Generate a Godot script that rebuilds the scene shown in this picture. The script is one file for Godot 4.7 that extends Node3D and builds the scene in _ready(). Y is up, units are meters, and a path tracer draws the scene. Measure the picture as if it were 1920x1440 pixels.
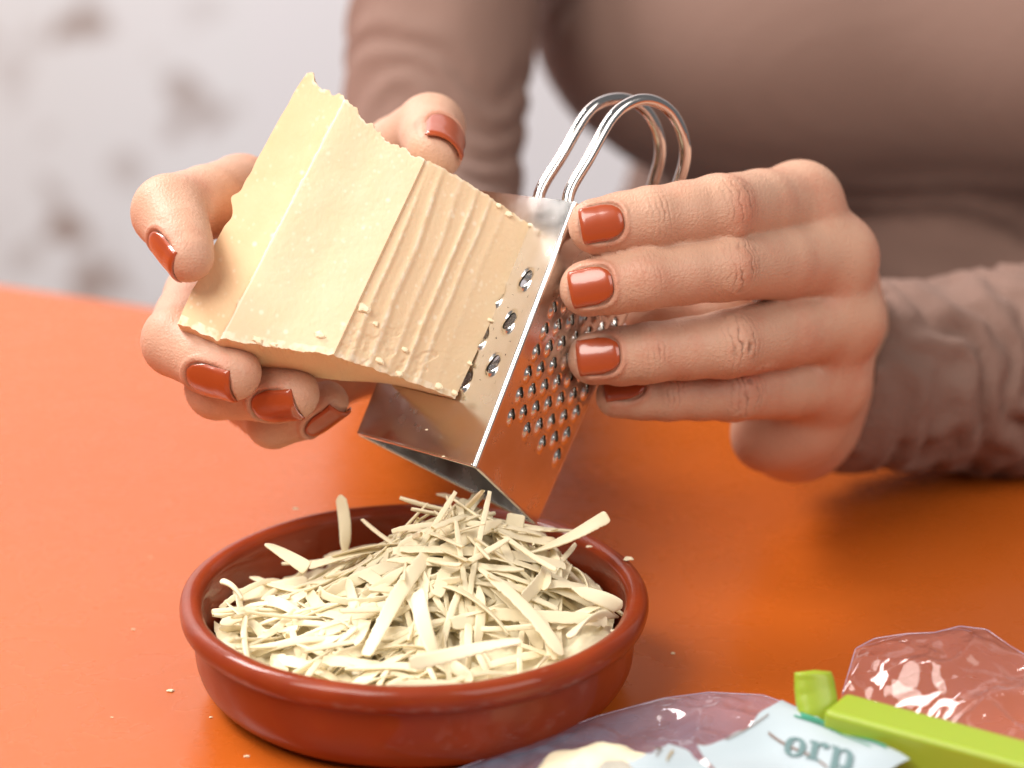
extends Node3D

# ------------------------------------------------------------------ helpers
var used := {}
var mats := {}


func numbered(called: String) -> String:
	var n: int = used.get(called, 0)
	used[called] = n + 1
	return called if n == 0 else "%s_%03d" % [called, n]


func tag(o: Node, label := "", category := "", group := "", kind := "") -> void:
	if label: o.set_meta("label", label)
	if category: o.set_meta("category", category)
	if group: o.set_meta("group", group)
	if kind: o.set_meta("kind", kind)


func thing(called: String, at := Vector3.ZERO) -> Node3D:
	var o := Node3D.new()
	o.name = numbered(called)
	o.position = at
	add_child(o)
	return o


func put(called: String, mesh: Mesh, look: Material, parent: Node = self) -> MeshInstance3D:
	var o := MeshInstance3D.new()
	o.name = numbered(called) if parent == self else called
	o.mesh = mesh
	o.material_override = look
	parent.add_child(o, true)
	return o


func lin(r: float, g: float, b: float) -> Color:
	return Color(r, g, b).linear_to_srgb()


func mat(called: String, c: Color, rough := 0.6, spec := 0.5, metal := 0.0) -> StandardMaterial3D:
	var m := StandardMaterial3D.new()
	m.resource_name = called
	m.albedo_color = c
	m.roughness = rough
	m.metallic = metal
	m.metallic_specular = spec
	return m


func noise(kind: int, freq: float, oct := 3, sd := 1) -> FastNoiseLite:
	var n := FastNoiseLite.new()
	n.noise_type = kind
	n.frequency = freq
	n.seed = sd
	n.fractal_octaves = oct
	if oct <= 1: n.fractal_type = FastNoiseLite.FRACTAL_NONE
	return n


func noise_tex(n: FastNoiseLite, size := 512) -> NoiseTexture2D:
	var t := NoiseTexture2D.new()
	t.width = size
	t.height = size
	t.seamless = true
	t.noise = n
	return t


# Mesh builder. Faces are given counter-clockwise seen from outside; normals are smooth per grid.
class Mb:
	var v := PackedVector3Array()
	var n := PackedVector3Array()
	var c := PackedColorArray()
	var uv := PackedVector2Array()
	var ix := PackedInt32Array()

	# f(a, b) -> Vector3 over a, b in 0..1; the outside is on the side of d/da x d/db
	func grid(nu: int, nv: int, f: Callable, col = null, wrap_u := false) -> void:
		var b0 := v.size()
		var pts := PackedVector3Array()
		for j in nv + 1:
			for i in nu + 1:
				var a := float(i) / nu
				var b := float(j) / nv
				pts.append(f.call(a, b))
				uv.append(Vector2(a, b))
				c.append(col.call(a, b) if col is Callable else (col if col is Color else Color.WHITE))
		var w := nu + 1
		for j in nv + 1:
			for i in nu + 1:
				var i0 := maxi(i - 1, 0)
				var i1 := mini(i + 1, nu)
				if wrap_u and (i == 0 or i == nu):
					i0 = nu - 1
					i1 = 1
				var du := pts[j * w + i1] - pts[j * w + i0]
				var dv := pts[mini(j + 1, nv) * w + i] - pts[maxi(j - 1, 0) * w + i]
				var nn := du.cross(dv)
				if nn.length() < 1e-14:
					var jj := 1 if j == 0 else nv - 1
					du = pts[jj * w + i1] - pts[jj * w + i0]
					nn = du.cross(dv)
				n.append(nn.normalized() if nn.length() > 1e-16 else Vector3.UP)
		v.append_array(pts)
		for j in nv:
			for i in nu:
				var p := b0 + j * w + i
				ix.append_array([p, p + w, p + 1, p + 1, p + w, p + w + 1])

	func quad(a: Vector3, b: Vector3, d: Vector3, e: Vector3, col := Color.WHITE) -> void:
		var p := v.size()
		var nn := (b - a).cross(d - a).normalized()
		for q in [a, b, d, e]:
			v.append(q)
			n.append(nn)
			c.append(col)
		uv.append_array([Vector2(0, 0), Vector2(1, 0), Vector2(1, 1), Vector2(0, 1)])
		ix.append_array([p, p + 2, p + 1, p, p + 3, p + 2])

	func tri(a: Vector3, b: Vector3, d: Vector3, col := Color.WHITE) -> void:
		var p := v.size()
		var nn := (b - a).cross(d - a).normalized()
		for q in [a, b, d]:
			v.append(q)
			n.append(nn)
			c.append(col)
			uv.append(Vector2(q.x, q.y))
		ix.append_array([p, p + 2, p + 1])

	# a closed solid of smooth indexed triangles (counter-clockwise outside)
	func soup(vs: PackedVector3Array, tris: PackedInt32Array, cols := PackedColorArray()) -> void:
		var b0 := v.size()
		var nn := PackedVector3Array()
		nn.resize(vs.size())
		for t in range(0, tris.size(), 3):
			var a := tris[t]
			var b := tris[t + 1]
			var d := tris[t + 2]
			var k := (vs[b] - vs[a]).cross(vs[d] - vs[a])
			nn[a] += k
			nn[b] += k
			nn[d] += k
		for i in nn.size():
			n.append(nn[i].normalized())
			uv.append(Vector2(vs[i].x, vs[i].y))
		v.append_array(vs)
		if cols.size() == vs.size():
			c.append_array(cols)
		else:
			var w := PackedColorArray()
			w.resize(vs.size())
			w.fill(Color.WHITE)
			c.append_array(w)
		for t in range(0, tris.size(), 3):
			ix.append_array([b0 + tris[t], b0 + tris[t + 2], b0 + tris[t + 1]])

	func tube(pts: PackedVector3Array, r: float, sides := 12, caps := true) -> void:
		var frames: Array[Basis] = []
		var up := Vector3(0.123, 0.9, 0.31)
		for i in pts.size():
			var t := (pts[mini(i + 1, pts.size() - 1)] - pts[maxi(i - 1, 0)]).normalized()
			up = (up - t * up.dot(t)).normalized()
			frames.append(Basis(up, t.cross(up), t))
		var m := pts.size() - 1
		grid(sides, m, func(a, b):
			var k := int(round(b * m))
			return pts[k] + frames[k].x * cos(a * TAU) * r + frames[k].y * sin(a * TAU) * r, null, true)
		if caps:
			for e in [0, m]:
				for s in sides:
					var a0: float = TAU * s / sides
					var a1: float = TAU * (s + 1) / sides
					var p0 := pts[e] + frames[e].x * cos(a0) * r + frames[e].y * sin(a0) * r
					var p1 := pts[e] + frames[e].x * cos(a1) * r + frames[e].y * sin(a1) * r
					if e == 0: tri(pts[e], p1, p0)
					else: tri(pts[e], p0, p1)

	func mesh() -> ArrayMesh:
		var a := []
		a.resize(Mesh.ARRAY_MAX)
		a[Mesh.ARRAY_VERTEX] = v
		a[Mesh.ARRAY_NORMAL] = n
		a[Mesh.ARRAY_COLOR] = c
		a[Mesh.ARRAY_TEX_UV] = uv
		a[Mesh.ARRAY_INDEX] = ix
		var m := ArrayMesh.new()
		m.add_surface_from_arrays(Mesh.PRIMITIVE_TRIANGLES, a)
		return m


# A distance field on a grid, meshed as surface nets.
class Field:
	var o: Vector3
	var h: float
	var nx: int
	var ny: int
	var nz: int
	var d := PackedFloat32Array()
	var g := PackedFloat32Array()
	var lo: Vector3i
	var hi: Vector3i

	func _init(a: Vector3, b: Vector3, cell: float) -> void:
		o = a
		h = cell
		nx = int(ceil((b.x - a.x) / cell)) + 1
		ny = int(ceil((b.y - a.y) / cell)) + 1
		nz = int(ceil((b.z - a.z) / cell)) + 1
		d.resize(nx * ny * nz)
		d.fill(1.0)
		g.resize(nx * ny * nz)
		begin()

	func begin() -> void:
		g.fill(1.0)
		lo = Vector3i(nx, ny, nz)
		hi = Vector3i.ZERO

	func span(a: Vector3, b: Vector3, pad: float) -> Array:
		var l := ((a.min(b) - Vector3.ONE * pad - o) / h).floor()
		var u := ((a.max(b) + Vector3.ONE * pad - o) / h).ceil()
		var l2 := Vector3i(maxi(int(l.x), 0), maxi(int(l.y), 0), maxi(int(l.z), 0))
		var u2 := Vector3i(mini(int(u.x), nx - 1), mini(int(u.y), ny - 1), mini(int(u.z), nz - 1))
		lo = Vector3i(mini(lo.x, l2.x), mini(lo.y, l2.y), mini(lo.z, l2.z))
		hi = Vector3i(maxi(hi.x, u2.x), maxi(hi.y, u2.y), maxi(hi.z, u2.z))
		return [l2, u2]

	func cap(a: Vector3, b: Vector3, ra: float, rb: float, k: float) -> void:
		var s := span(a, b, maxf(ra, rb) + maxf(k, 3.0 * h))
		var l: Vector3i = s[0]
		var u: Vector3i = s[1]
		var ab := b - a
		var inv := 1.0 / maxf(ab.length_squared(), 1e-12)
		var dr := rb - ra
		for z in range(l.z, u.z + 1):
			for y in range(l.y, u.y + 1):
				var i := (z * ny + y) * nx + l.x
				var p := o + Vector3(l.x, y, z) * h - a
				for x in range(l.x, u.x + 1):
					var t := clampf(p.dot(ab) * inv, 0.0, 1.0)
					var e := (p - ab * t).length() - ra - dr * t
					var q := g[i]
					var m := k - absf(e - q)
					if m > 0.0:
						g[i] = minf(e, q) - m * m / (4.0 * k)
					elif e < q:
						g[i] = e
					i += 1
					p.x += h

	# ellipsoid with axes b.x, b.y, b.z (unit) and radii r
	func ell(ce: Vector3, b: Basis, r: Vector3, k: float) -> void:
		var rm := maxf(r.x, maxf(r.y, r.z))
		var s := span(ce, ce, rm + maxf(k, 3.0 * h))
		var l: Vector3i = s[0]
		var u: Vector3i = s[1]
		var bt := b.transposed()
		for z in range(l.z, u.z + 1):
			for y in range(l.y, u.y + 1):
				var i := (z * ny + y) * nx + l.x
				for x in range(l.x, u.x + 1):
					var p := bt * (o + Vector3(x, y, z) * h - ce)
					var p1 := p / r
					var k0 := p1.length()
					var k1 := (p1 / r).length()
					var e := k0 * (k0 - 1.0) / maxf(k1, 1e-6)
					var q := g[i]
					var m := k - absf(e - q)
					if m > 0.0:
						g[i] = minf(e, q) - m * m / (4.0 * k)
					elif e < q:
						g[i] = e
					i += 1

	# cut away what lies beyond the plane (normal points at the removed side)
	func cut(at: Vector3, nrm: Vector3) -> void:
		for z in range(lo.z, hi.z + 1):
			for y in range(lo.y, hi.y + 1):
				var i := (z * ny + y) * nx + lo.x
				for x in range(lo.x, hi.x + 1):
					var e := (o + Vector3(x, y, z) * h - at).dot(nrm)
					if e > g[i]: g[i] = e
					i += 1

	func join(k: float) -> void:
		for z in range(lo.z, hi.z + 1):
			for y in range(lo.y, hi.y + 1):
				var i := (z * ny + y) * nx + lo.x
				for x in range(lo.x, hi.x + 1):
					var e := g[i]
					if e < 0.9:
						var q := d[i]
						var m := k - absf(e - q)
						if m > 0.0:
							d[i] = minf(e, q) - m * m / (4.0 * k)
						elif e < q:
							d[i] = e
					i += 1
		begin()

	func net() -> Array:
		var vs := PackedVector3Array()
		var tris := PackedInt32Array()
		var id := PackedInt32Array()
		id.resize(nx * ny * nz)
		id.fill(-1)
		var sx := 1
		var sy := nx
		var sz := nx * ny
		var far := 1.8 * h
		var off := [0, sx, sy, sx + sy, sz, sx + sz, sy + sz, sx + sy + sz]
		var corner := [Vector3(0, 0, 0), Vector3(1, 0, 0), Vector3(0, 1, 0), Vector3(1, 1, 0), Vector3(0, 0, 1), Vector3(1, 0, 1), Vector3(0, 1, 1), Vector3(1, 1, 1)]
		var edges := [0, 1, 2, 3, 4, 5, 6, 7, 0, 2, 1, 3, 4, 6, 5, 7, 0, 4, 1, 5, 2, 6, 3, 7]
		var val := [0.0, 0.0, 0.0, 0.0, 0.0, 0.0, 0.0, 0.0]
		for z in nz - 1:
			for y in ny - 1:
				var i := (z * ny + y) * nx
				for x in nx - 1:
					var q := d[i]
					if q < far and q > -far:
						var neg := 0
						for c in 8:
							val[c] = d[i + off[c]]
							if val[c] < 0.0: neg += 1
						if neg > 0 and neg < 8:
							var sum := Vector3.ZERO
							var cnt := 0
							for e in range(0, 24, 2):
								var a: int = edges[e]
								var b: int = edges[e + 1]
								var va: float = val[a]
								var vb: float = val[b]
								if (va < 0.0) != (vb < 0.0):
									sum += corner[a].lerp(corner[b], va / (va - vb))
									cnt += 1
							id[i] = vs.size()
							vs.append(o + (Vector3(x, y, z) + sum / cnt) * h)
					i += 1
		for z in range(1, nz - 1):
			for y in range(1, ny - 1):
				var i := (z * ny + y) * nx + 1
				for x in range(1, nx - 1):
					var q := d[i]
					if q < far and q > -far:
						var s := q < 0.0
						for ax in 3:
							var st: int = [sx, sy, sz][ax]
							if (d[i + st] < 0.0) != s:
								var u: int = [sy, sz, sx][ax]
								var w: int = [sz, sx, sy][ax]
								var p0 := id[i - u - w]
								var p1 := id[i - w]
								var p2 := id[i]
								var p3 := id[i - u]
								if p0 >= 0 and p1 >= 0 and p2 >= 0 and p3 >= 0:
									if s: tris.append_array([p0, p1, p2, p0, p2, p3])
									else: tris.append_array([p0, p2, p1, p0, p3, p2])
					i += 1
		return [vs, tris]


# splits every triangle that has a corner within r of one of the spots into four
func split(vs: PackedVector3Array, tris: PackedInt32Array, spots: Array) -> Array:
	var out := PackedInt32Array()
	var mid := {}
	var near := PackedByteArray()
	near.resize(vs.size())
	for i in vs.size():
		var p := vs[i]
		for s in spots:
			if p.distance_squared_to(s[0]) < s[1] * s[1]:
				near[i] = 1
				break
	for t in range(0, tris.size(), 3):
		var a := tris[t]
		var b := tris[t + 1]
		var c := tris[t + 2]
		if near[a] == 0 or near[b] == 0 or near[c] == 0:
			out.append_array([a, b, c])
			continue
		var m := [0, 0, 0]
		for e in 3:
			var p: int = [a, b, c][e]
			var q: int = [b, c, a][e]
			var key := mini(p, q) * 4194304 + maxi(p, q)
			if not mid.has(key):
				mid[key] = vs.size()
				vs.append((vs[p] + vs[q]) * 0.5)
			m[e] = mid[key]
		out.append_array([a, m[0], m[2], m[0], b, m[1], m[2], m[1], c, m[0], m[1], m[2]])
	return [vs, out]


func basis_of(along: Vector3, up: Vector3) -> Basis:   # x across, y along, z up (outward)
	var y := along.normalized()
	var z := (up - y * up.dot(y)).normalized()
	return Basis(y.cross(z), y, z)


# ------------------------------------------------------------------ hands
# one finger: joints from the knuckle to the centre of the tip, radii, the outward (back) direction of each
var knuckles := []      # [centre, basis, kind] spots that get creases
var nail_spots := []    # [tip bone a, b, ra, rb, back direction, start, length, half angle]


func finger(f: Field, js: Array, rs: Array, k := 0.0014) -> void:
	for i in js.size() - 1:
		var a: Vector3 = js[i]
		var b: Vector3 = js[i + 1]
		var ra: float = rs[i]
		var rb: float = rs[i + 1]
		var m := (a + b) * 0.5
		var rm := (ra + rb) * 0.5 * (0.98 if i == 0 else 0.965 if i < js.size() - 2 else 1.0)
		f.cap(a, m, ra, rm, k * 0.4 if i == 0 else k)
		f.cap(m, b, rm, rb, k)


func nail_mesh(a: Vector3, b: Vector3, ra: float, rb: float, back: Vector3, t0: float, t1: float, half: float) -> ArrayMesh:
	# a curved plate along the last bone: from t0 to t1 metres measured from a
	var L := (b - a).length()
	var bs := basis_of(b - a, back)
	var th := 0.0005
	var shape := func(s: float, v: float, lift: float) -> Vector3:
		var along := t0 + (t1 - t0) * v
		var r := lerpf(ra, rb, clampf(along / L, 0.0, 1.0)) + 0.00016
		var w := half
		if v < 0.42:
			w = half * (0.80 + 0.20 * sin(v / 0.42 * PI * 0.5))
		# rounded cuticle: shift the rows near the root forward at the sides
		var sq := s * s
		along += (t1 - t0) * 0.20 * sq * sq * (1.0 - v) - (t1 - t0) * 0.05 * sq * sq * v
		var an := s * w
		var dip := 0.0013 * v * v
		var z := cos(an) * r * 0.965 + lift - dip + 0.00035 * (1.0 - v) * (1.0 - sq)
		return a + bs.y * along + bs.x * sin(an) * (r + lift) * 1.04 + bs.z * z
	var mb := Mb.new()
	mb.grid(20, 22, func(p, q):
		var s: float = p * 2.0 - 1.0
		var e := minf(1.0, minf((1.0 - absf(s)) * 9.0, minf(q * 9.0, (1.0 - q) * 16.0)))
		return shape.call(s, q, th * (0.25 + 0.75 * sqrt(e)) - 0.0002))
	mb.grid(20, 22, func(p, q): return shape.call(1.0 - p * 2.0, q, -0.0004))
	for e in 2:
		mb.grid(20, 1, func(p, q):
			var s: float = p * 2.0 - 1.0
			if e == 1: s = -s
			return shape.call(s, float(1 - e), lerpf(-0.0004, th * 0.25 - 0.0002, q)))
	return mb.mesh()


func dress_skin(vs: PackedVector3Array, tris: PackedInt32Array, wrinkle: float) -> Array:
	var spots := []
	for kn in knuckles: spots.append([kn[0], 0.0105])
	for nl in nail_spots: spots.append([nl[6], 0.0105])
	var r := split(vs, tris, spots)
	spots.clear()
	for kn in knuckles: spots.append([kn[0], 0.0098])
	for nl in nail_spots: spots.append([nl[6], 0.0096])
	r = split(r[0], r[1], spots)
	vs = r[0]
	tris = r[1]
	var nn := PackedVector3Array()
	nn.resize(vs.size())
	for t in range(0, tris.size(), 3):
		var a := tris[t]
		var b := tris[t + 1]
		var c := tris[t + 2]
		var k := (vs[b] - vs[a]).cross(vs[c] - vs[a])
		nn[a] += k
		nn[b] += k
		nn[c] += k
	var warp := noise(FastNoiseLite.TYPE_SIMPLEX_SMOOTH, 260.0, 2, 5)
	var blot := noise(FastNoiseLite.TYPE_SIMPLEX_SMOOTH, 55.0, 3, 9)
	var fine := noise(FastNoiseLite.TYPE_SIMPLEX_SMOOTH, 700.0, 2, 15)
	var cols := PackedColorArray()
	cols.resize(vs.size())
	for i in vs.size():
		var p := vs[i]
		var off := 0.0
		var red := 0.0
		var crease_shade := 0.0  # shade of the skin creases, painted into the vertex colour
		for kn in knuckles:
			var q := p - (kn[0] as Vector3)
			if q.length_squared() > 0.0105 * 0.0105: continue
			var l: Vector3 = (kn[1] as Basis).transposed() * q
			var edge := smoothstep(0.0096, 0.0072, q.length()) * smoothstep(-0.007, -0.002, l.z)
			var wx := warp.get_noise_3dv(p) * 0.00045
			if kn[2] == 0:
				var u := l.y * 1000.0
				var vv := l.x * 1000.0
				var warped := warp.get_noise_3dv(p) * 0.9
				var rho := sqrt(u * u + vv * vv * 0.08 + 1.2) + warped
				var vary := clampf(0.75 + 1.3 * blot.get_noise_3dv(p * 3.0), 0.1, 1.3)
				var fade := exp(-u * u / 22.0) * exp(-vv * vv / 38.0) * edge * vary
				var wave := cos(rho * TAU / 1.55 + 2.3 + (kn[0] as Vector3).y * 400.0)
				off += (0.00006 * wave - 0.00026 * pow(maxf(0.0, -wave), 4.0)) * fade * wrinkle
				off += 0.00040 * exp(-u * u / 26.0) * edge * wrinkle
				crease_shade += pow(maxf(0.0, -wave), 3.0) * fade * 0.42 * wrinkle
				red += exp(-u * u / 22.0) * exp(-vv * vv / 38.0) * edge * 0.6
			elif kn[2] == 1:
				var u := (l.y + wx) * 1000.0
				var vv := l.x * 1000.0
				var fade := exp(-u * u / 8.0) * exp(-vv * vv / 24.0) * edge * clampf(0.7 + 1.3 * blot.get_noise_3dv(p * 3.0), 0.1, 1.2)
				var wave := cos(u * TAU / 1.35)
				off += (0.00005 * wave - 0.00013 * pow(maxf(0.0, -wave), 3.0)) * fade * wrinkle
				crease_shade += pow(maxf(0.0, -wave), 2.0) * fade * 0.24 * wrinkle
				red += fade * 0.3
			else:
				var u := l.length() * 1000.0
				red += exp(-u * u / 50.0) * 0.5
		for nl in nail_spots:
			var q := p - (nl[6] as Vector3)
			if q.length_squared() > 0.0105 * 0.0105: continue
			var l: Vector3 = (nl[7] as Basis).transposed() * q
			if l.z < -0.006: continue
			var u: float = l.y / (nl[8] * 0.5 + 0.0004)
			var vv: float = l.x / (nl[9] + 0.0004)
			var rho := pow(pow(absf(u), 3.0) + pow(absf(vv), 3.0), 1.0 / 3.0)
			var front := smoothstep(0.9, 0.5, u)
			off += (-0.0007 * smoothstep(1.04, 0.93, rho) + 0.00032 * exp(-pow((rho - 1.13) / 0.10, 2.0)) * front) * smoothstep(-0.005, -0.001, l.z)
			red += exp(-pow((rho - 1.1) / 0.22, 2.0)) * 0.65 * front
		var mott := blot.get_noise_3dv(p)
		off += 0.00003 * fine.get_noise_3dv(p)
		vs[i] = p + nn[i].normalized() * off
		red = clampf(red + mott * 0.75 + 0.25 * fine.get_noise_3dv(p * 0.6), -0.6, 1.1)
		var c := Color(1.0, 1.0 - 0.24 * red, 1.0 - 0.27 * red)
		c = c * (1.0 - 0.05 * maxf(red, 0.0)) * (1.0 - crease_shade)
		cols[i] = Color(c.r, c.g, c.b)
	return [vs, tris, cols]


func add_finger(f: Field, js: Array, rs: Array, back: Array, half := 0.85, t0 := 0.2, over := 0.006, wrinkles := true) -> void:
	# back: outward direction at the middle joint, at the last joint and at the nail
	finger(f, js, rs)
	var n := js.size()
	var mid: Vector3 = js[n - 3]
	var last: Vector3 = js[n - 2]
	var tip: Vector3 = js[n - 1]
	if wrinkles:
		var d0: Vector3 = (last - (js[n - 4] as Vector3)).normalized() if n > 3 else (last - mid).normalized()
		var b0 := basis_of(d0, back[0])
		knuckles.append([mid + b0.z * rs[n - 3], b0, 0])
		var b1 := basis_of((tip - mid).normalized(), back[1])
		knuckles.append([last + b1.z * rs[n - 2], b1, 1])
	var L := (tip - last).length()
	var bn := basis_of(tip - last, back[2])
	var a0 := L * t0
	var a1 := L + over
	var rr := lerpf(rs[n - 2], rs[n - 1], 0.7)
	nail_spots.append([last, tip, rs[n - 2], rs[n - 1], back[2], half, last + bn.y * (a0 + a1) * 0.5 + bn.z * (rr * 0.97), bn, a1 - a0, sin(half) * rr * 1.04, a0, a1])


func finish_hand(f: Field, mb: Mb, person: Node3D, nailmat: Material, wrinkle: float) -> void:
	var r := f.net()
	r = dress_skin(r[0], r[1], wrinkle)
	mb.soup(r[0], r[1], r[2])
	for nl in nail_spots:
		put("fingernail", nail_mesh(nl[0], nl[1], nl[2], nl[3], nl[4], nl[10], nl[11], nl[5]), nailmat, person)
	knuckles.clear()
	nail_spots.clear()


func build_person() -> void:
	var person := thing("person")
	tag(person, "person in a fitted brown top with burnt orange nails, holding cheese and grater", "person")
	var skin := Mb.new()
	var nailmat := mat("nail_lacquer", lin(0.37, 0.062, 0.015), 0.3, 0.5)
	nailmat.clearcoat_enabled = true
	nailmat.clearcoat = 0.7
	nailmat.clearcoat_roughness = 0.10

	# --- the hand that steadies the grater
	var f := Field.new(Vector3(0.006, -0.005, -0.165), Vector3(0.112, 0.120, 0.012), 0.0008)
	# joints
	var im := Vector3(0.07079, 0.09421, -0.08002)
	var mm := Vector3(0.0794, 0.08154, -0.07753)
	var rm := Vector3(0.08178, 0.06585, -0.07714)
	var pm := Vector3(0.07971, 0.0487, -0.07941)
	var i1 := Vector3(0.04855, 0.10231, -0.04891)
	var i2 := Vector3(0.03195, 0.10304, -0.0396)
	var i3 := Vector3(0.01951, 0.10188, -0.03705)
	var m1 := Vector3(0.04917, 0.0897, -0.04432)
	var m2 := Vector3(0.03005, 0.0902, -0.03386)
	var m3 := Vector3(0.01756, 0.08799, -0.03306)
	var r1 := Vector3(0.05074, 0.06985, -0.04561)
	var r2 := Vector3(0.03246, 0.07006, -0.0393)
	var r3 := Vector3(0.01937, 0.06876, -0.03883)
	var p1 := Vector3(0.05321, 0.05464, -0.05391)
	var p2 := Vector3(0.03735, 0.05645, -0.04712)
	var p3 := Vector3(0.02529, 0.05656, -0.04609)
	var face := Vector3(0.04969, 0.43329, 0.89988)
	add_finger(f, [im, i1, i2, i3], [0.0100, 0.0083, 0.0073, 0.0065], [Vector3(0.2414, 0.421, 0.87435), Vector3(0.19518, 0.42548, 0.88367), Vector3(0, 0.39769, 0.91752)], 0.66, 0.60, 0.0046)
	f.join(0.0008)
	add_finger(f, [mm, m1, m2, m3], [0.0101, 0.0082, 0.0074, 0.0066], [Vector3(0.26963, 0.32935, 0.90489), Vector3(0.19612, 0.33538, 0.92144), Vector3(0, 0.38852, 0.92144)], 0.68, 0.56, 0.0044)
	f.join(0.0008)
	add_finger(f, [rm, r1, r2, r3], [0.0100, 0.0080, 0.0071, 0.0063], [Vector3(0.24254, 0.33181, 0.91164), Vector3(0.19612, 0.33538, 0.92144), Vector3(0, 0.43383, 0.901)], 0.70, 0.56, 0.0042)
	f.join(0.0008)
	add_finger(f, [pm, p1, p2, p3], [0.0094, 0.0070, 0.0061, 0.0053], [Vector3(0.19518, 0.42548, 0.88367), Vector3(0.19245, 0.50995, 0.8384), Vector3(0.03997, 0.83676, 0.54611)], 0.72, 0.50, 0.0036)
	f.join(0.0008)
	var th1 := Vector3(0.03481, 0.06563, -0.08026)
	var th2 := Vector3(0.05142, 0.06309, -0.08359)
	var th3 := Vector3(0.0682, 0.04256, -0.09314)
	f.cap(th1, th2, 0.0072, 0.0088, 0.004)
	f.cap(th2, th3, 0.0088, 0.011, 0.004)
	f.join(0.001)
	# back of the hand, palm, heel of the hand, wrist, forearm
	var wr_i := Vector3(0.08658, 0.03963, -0.12826)
	var wr_p := Vector3(0.08057, 0.029, -0.118)
	var arm := Vector3(0.11618, 0.02751, -0.14087)
	f.cap(im, wr_i, 0.0103, 0.0140, 0.004)
	f.cap(mm, wr_i, 0.0104, 0.0140, 0.004)
	f.cap(rm, wr_p, 0.0103, 0.0125, 0.004)
	f.cap(pm, wr_p, 0.0096, 0.0125, 0.004)
	f.cap(im.lerp(mm, 0.5).lerp(i1.lerp(m1, 0.5), 0.10), wr_i, 0.0084, 0.014, 0.005)
	f.cap(mm.lerp(rm, 0.5).lerp(m1.lerp(r1, 0.5), 0.10), wr_i, 0.0086, 0.014, 0.005)
	f.cap(rm.lerp(pm, 0.5).lerp(r1.lerp(p1, 0.5), 0.10), wr_p, 0.0084, 0.014, 0.005)
	f.cap(Vector3(0.06388, 0.03164, -0.08278), Vector3(0.0748, 0.027, -0.10025), 0.0080, 0.0115, 0.005)
	f.cap(Vector3(0.07331, 0.02869, -0.09661), wr_p, 0.0128, 0.0125, 0.006)
	f.cap(Vector3(0.072, 0.03698, -0.08473), wr_p, 0.0128, 0.0125, 0.008)
	f.cap(th3, wr_i, 0.011, 0.015, 0.008)
	f.cap(wr_i, arm, 0.0150, 0.017, 0.010)
	f.cap(wr_p, arm, 0.0130, 0.017, 0.010)
	f.join(0.0040)
	for q in [im, mm, rm, pm]:
		knuckles.append([q + (Vector3(0.85812, 0.34224, 0.38276)) * 0.009, Basis(), 2])
	finish_hand(f, skin, person, nailmat, 1.0)

	# --- the hand that holds the cheese
	f = Field.new(Vector3(-0.100, 0.030, -0.150), Vector3(-0.002, 0.138, 0.008), 0.0009)
	var li := Vector3(-0.05183, 0.08267, -0.0971)
	var lm := Vector3(-0.05625, 0.07252, -0.08915)
	var lr := Vector3(-0.05385, 0.05863, -0.08835)
	var lp := Vector3(-0.04872, 0.04716, -0.08843)
	add_finger(f, [li, Vector3(-0.06642, 0.09749, -0.07908), Vector3(-0.07974, 0.10374, -0.04198), Vector3(-0.07662, 0.10143, -0.03263), Vector3(-0.07401, 0.0984, -0.02514)], [0.0104, 0.0094, 0.0088, 0.0071, 0.0061], [Vector3(-0.50767, 0.78083, 0.36411), Vector3(-0.8165, 0.52326, 0.244), Vector3(-0.99085, -0.09279, 0.098)], 0.80, 0.05, 0.0038, false)
	f.join(0.0008)
	add_finger(f, [lm, Vector3(-0.07568, 0.07442, -0.06643), Vector3(-0.07843, 0.07385, -0.03642), Vector3(-0.07074, 0.07253, -0.02743), Vector3(-0.06434, 0.07143, -0.02171)], [0.0104, 0.0092, 0.0084, 0.0075, 0.0067], [Vector3(-0.80812, 0.45752, 0.37097), Vector3(-0.80812, -0.11202, 0.57826), Vector3(-0.29361, -0.36598, 0.88309)], 0.74, 0.12, 0.0044, false)
	f.join(0.0008)
	add_finger(f, [lr, Vector3(-0.07184, 0.05652, -0.0663), Vector3(-0.06963, 0.06169, -0.03838), Vector3(-0.05854, 0.06304, -0.03249), Vector3(-0.05117, 0.06406, -0.02754)], [0.0100, 0.0086, 0.0076, 0.0071, 0.0064], [Vector3(-0.84327, 0.27931, 0.45921), Vector3(-0.57735, -0.34507, 0.74), Vector3(-0.14525, -0.34223, 0.92832)], 0.76, 0.22, 0.0042, false)
	f.join(0.0008)
	add_finger(f, [lp, Vector3(-0.06441, 0.04905, -0.06571), Vector3(-0.05715, 0.05127, -0.0431), Vector3(-0.05011, 0.05435, -0.03997), Vector3(-0.0439, 0.05813, -0.03709)], [0.0090, 0.0076, 0.0064, 0.0060, 0.0054], [Vector3(-0.76835, -0.12173, 0.62835), Vector3(-0.30151, -0.74686, 0.5927), Vector3(0.44572, -0.63449, 0.63148)], 0.85, 0.2, 0.0042, false)
	f.join(0.0008)
	add_finger(f, [Vector3(-0.04421, 0.08069, -0.11766), Vector3(-0.03683, 0.09255, -0.11134), Vector3(-0.02003, 0.11221, -0.08551), Vector3(-0.01845, 0.11246, -0.06325)], [0.0130, 0.0105, 0.0084, 0.0069], [Vector3(0.30943, 0.94285, -0.12365), Vector3(0.40825, 0.90688, 0.10437), Vector3(0.59976, 0.79421, -0.09759)], 0.85, 0.66, 0.0060, false)
	f.join(0.0008)
	var lw := Vector3(-0.02869, 0.05584, -0.14054)
	var lw2 := Vector3(-0.03141, 0.04635, -0.13283)
	f.cap(li, lw, 0.0108, 0.0175, 0.008)
	f.cap(lm, lw, 0.0108, 0.0175, 0.008)
	f.cap(lr, lw2, 0.0105, 0.0170, 0.008)
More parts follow.
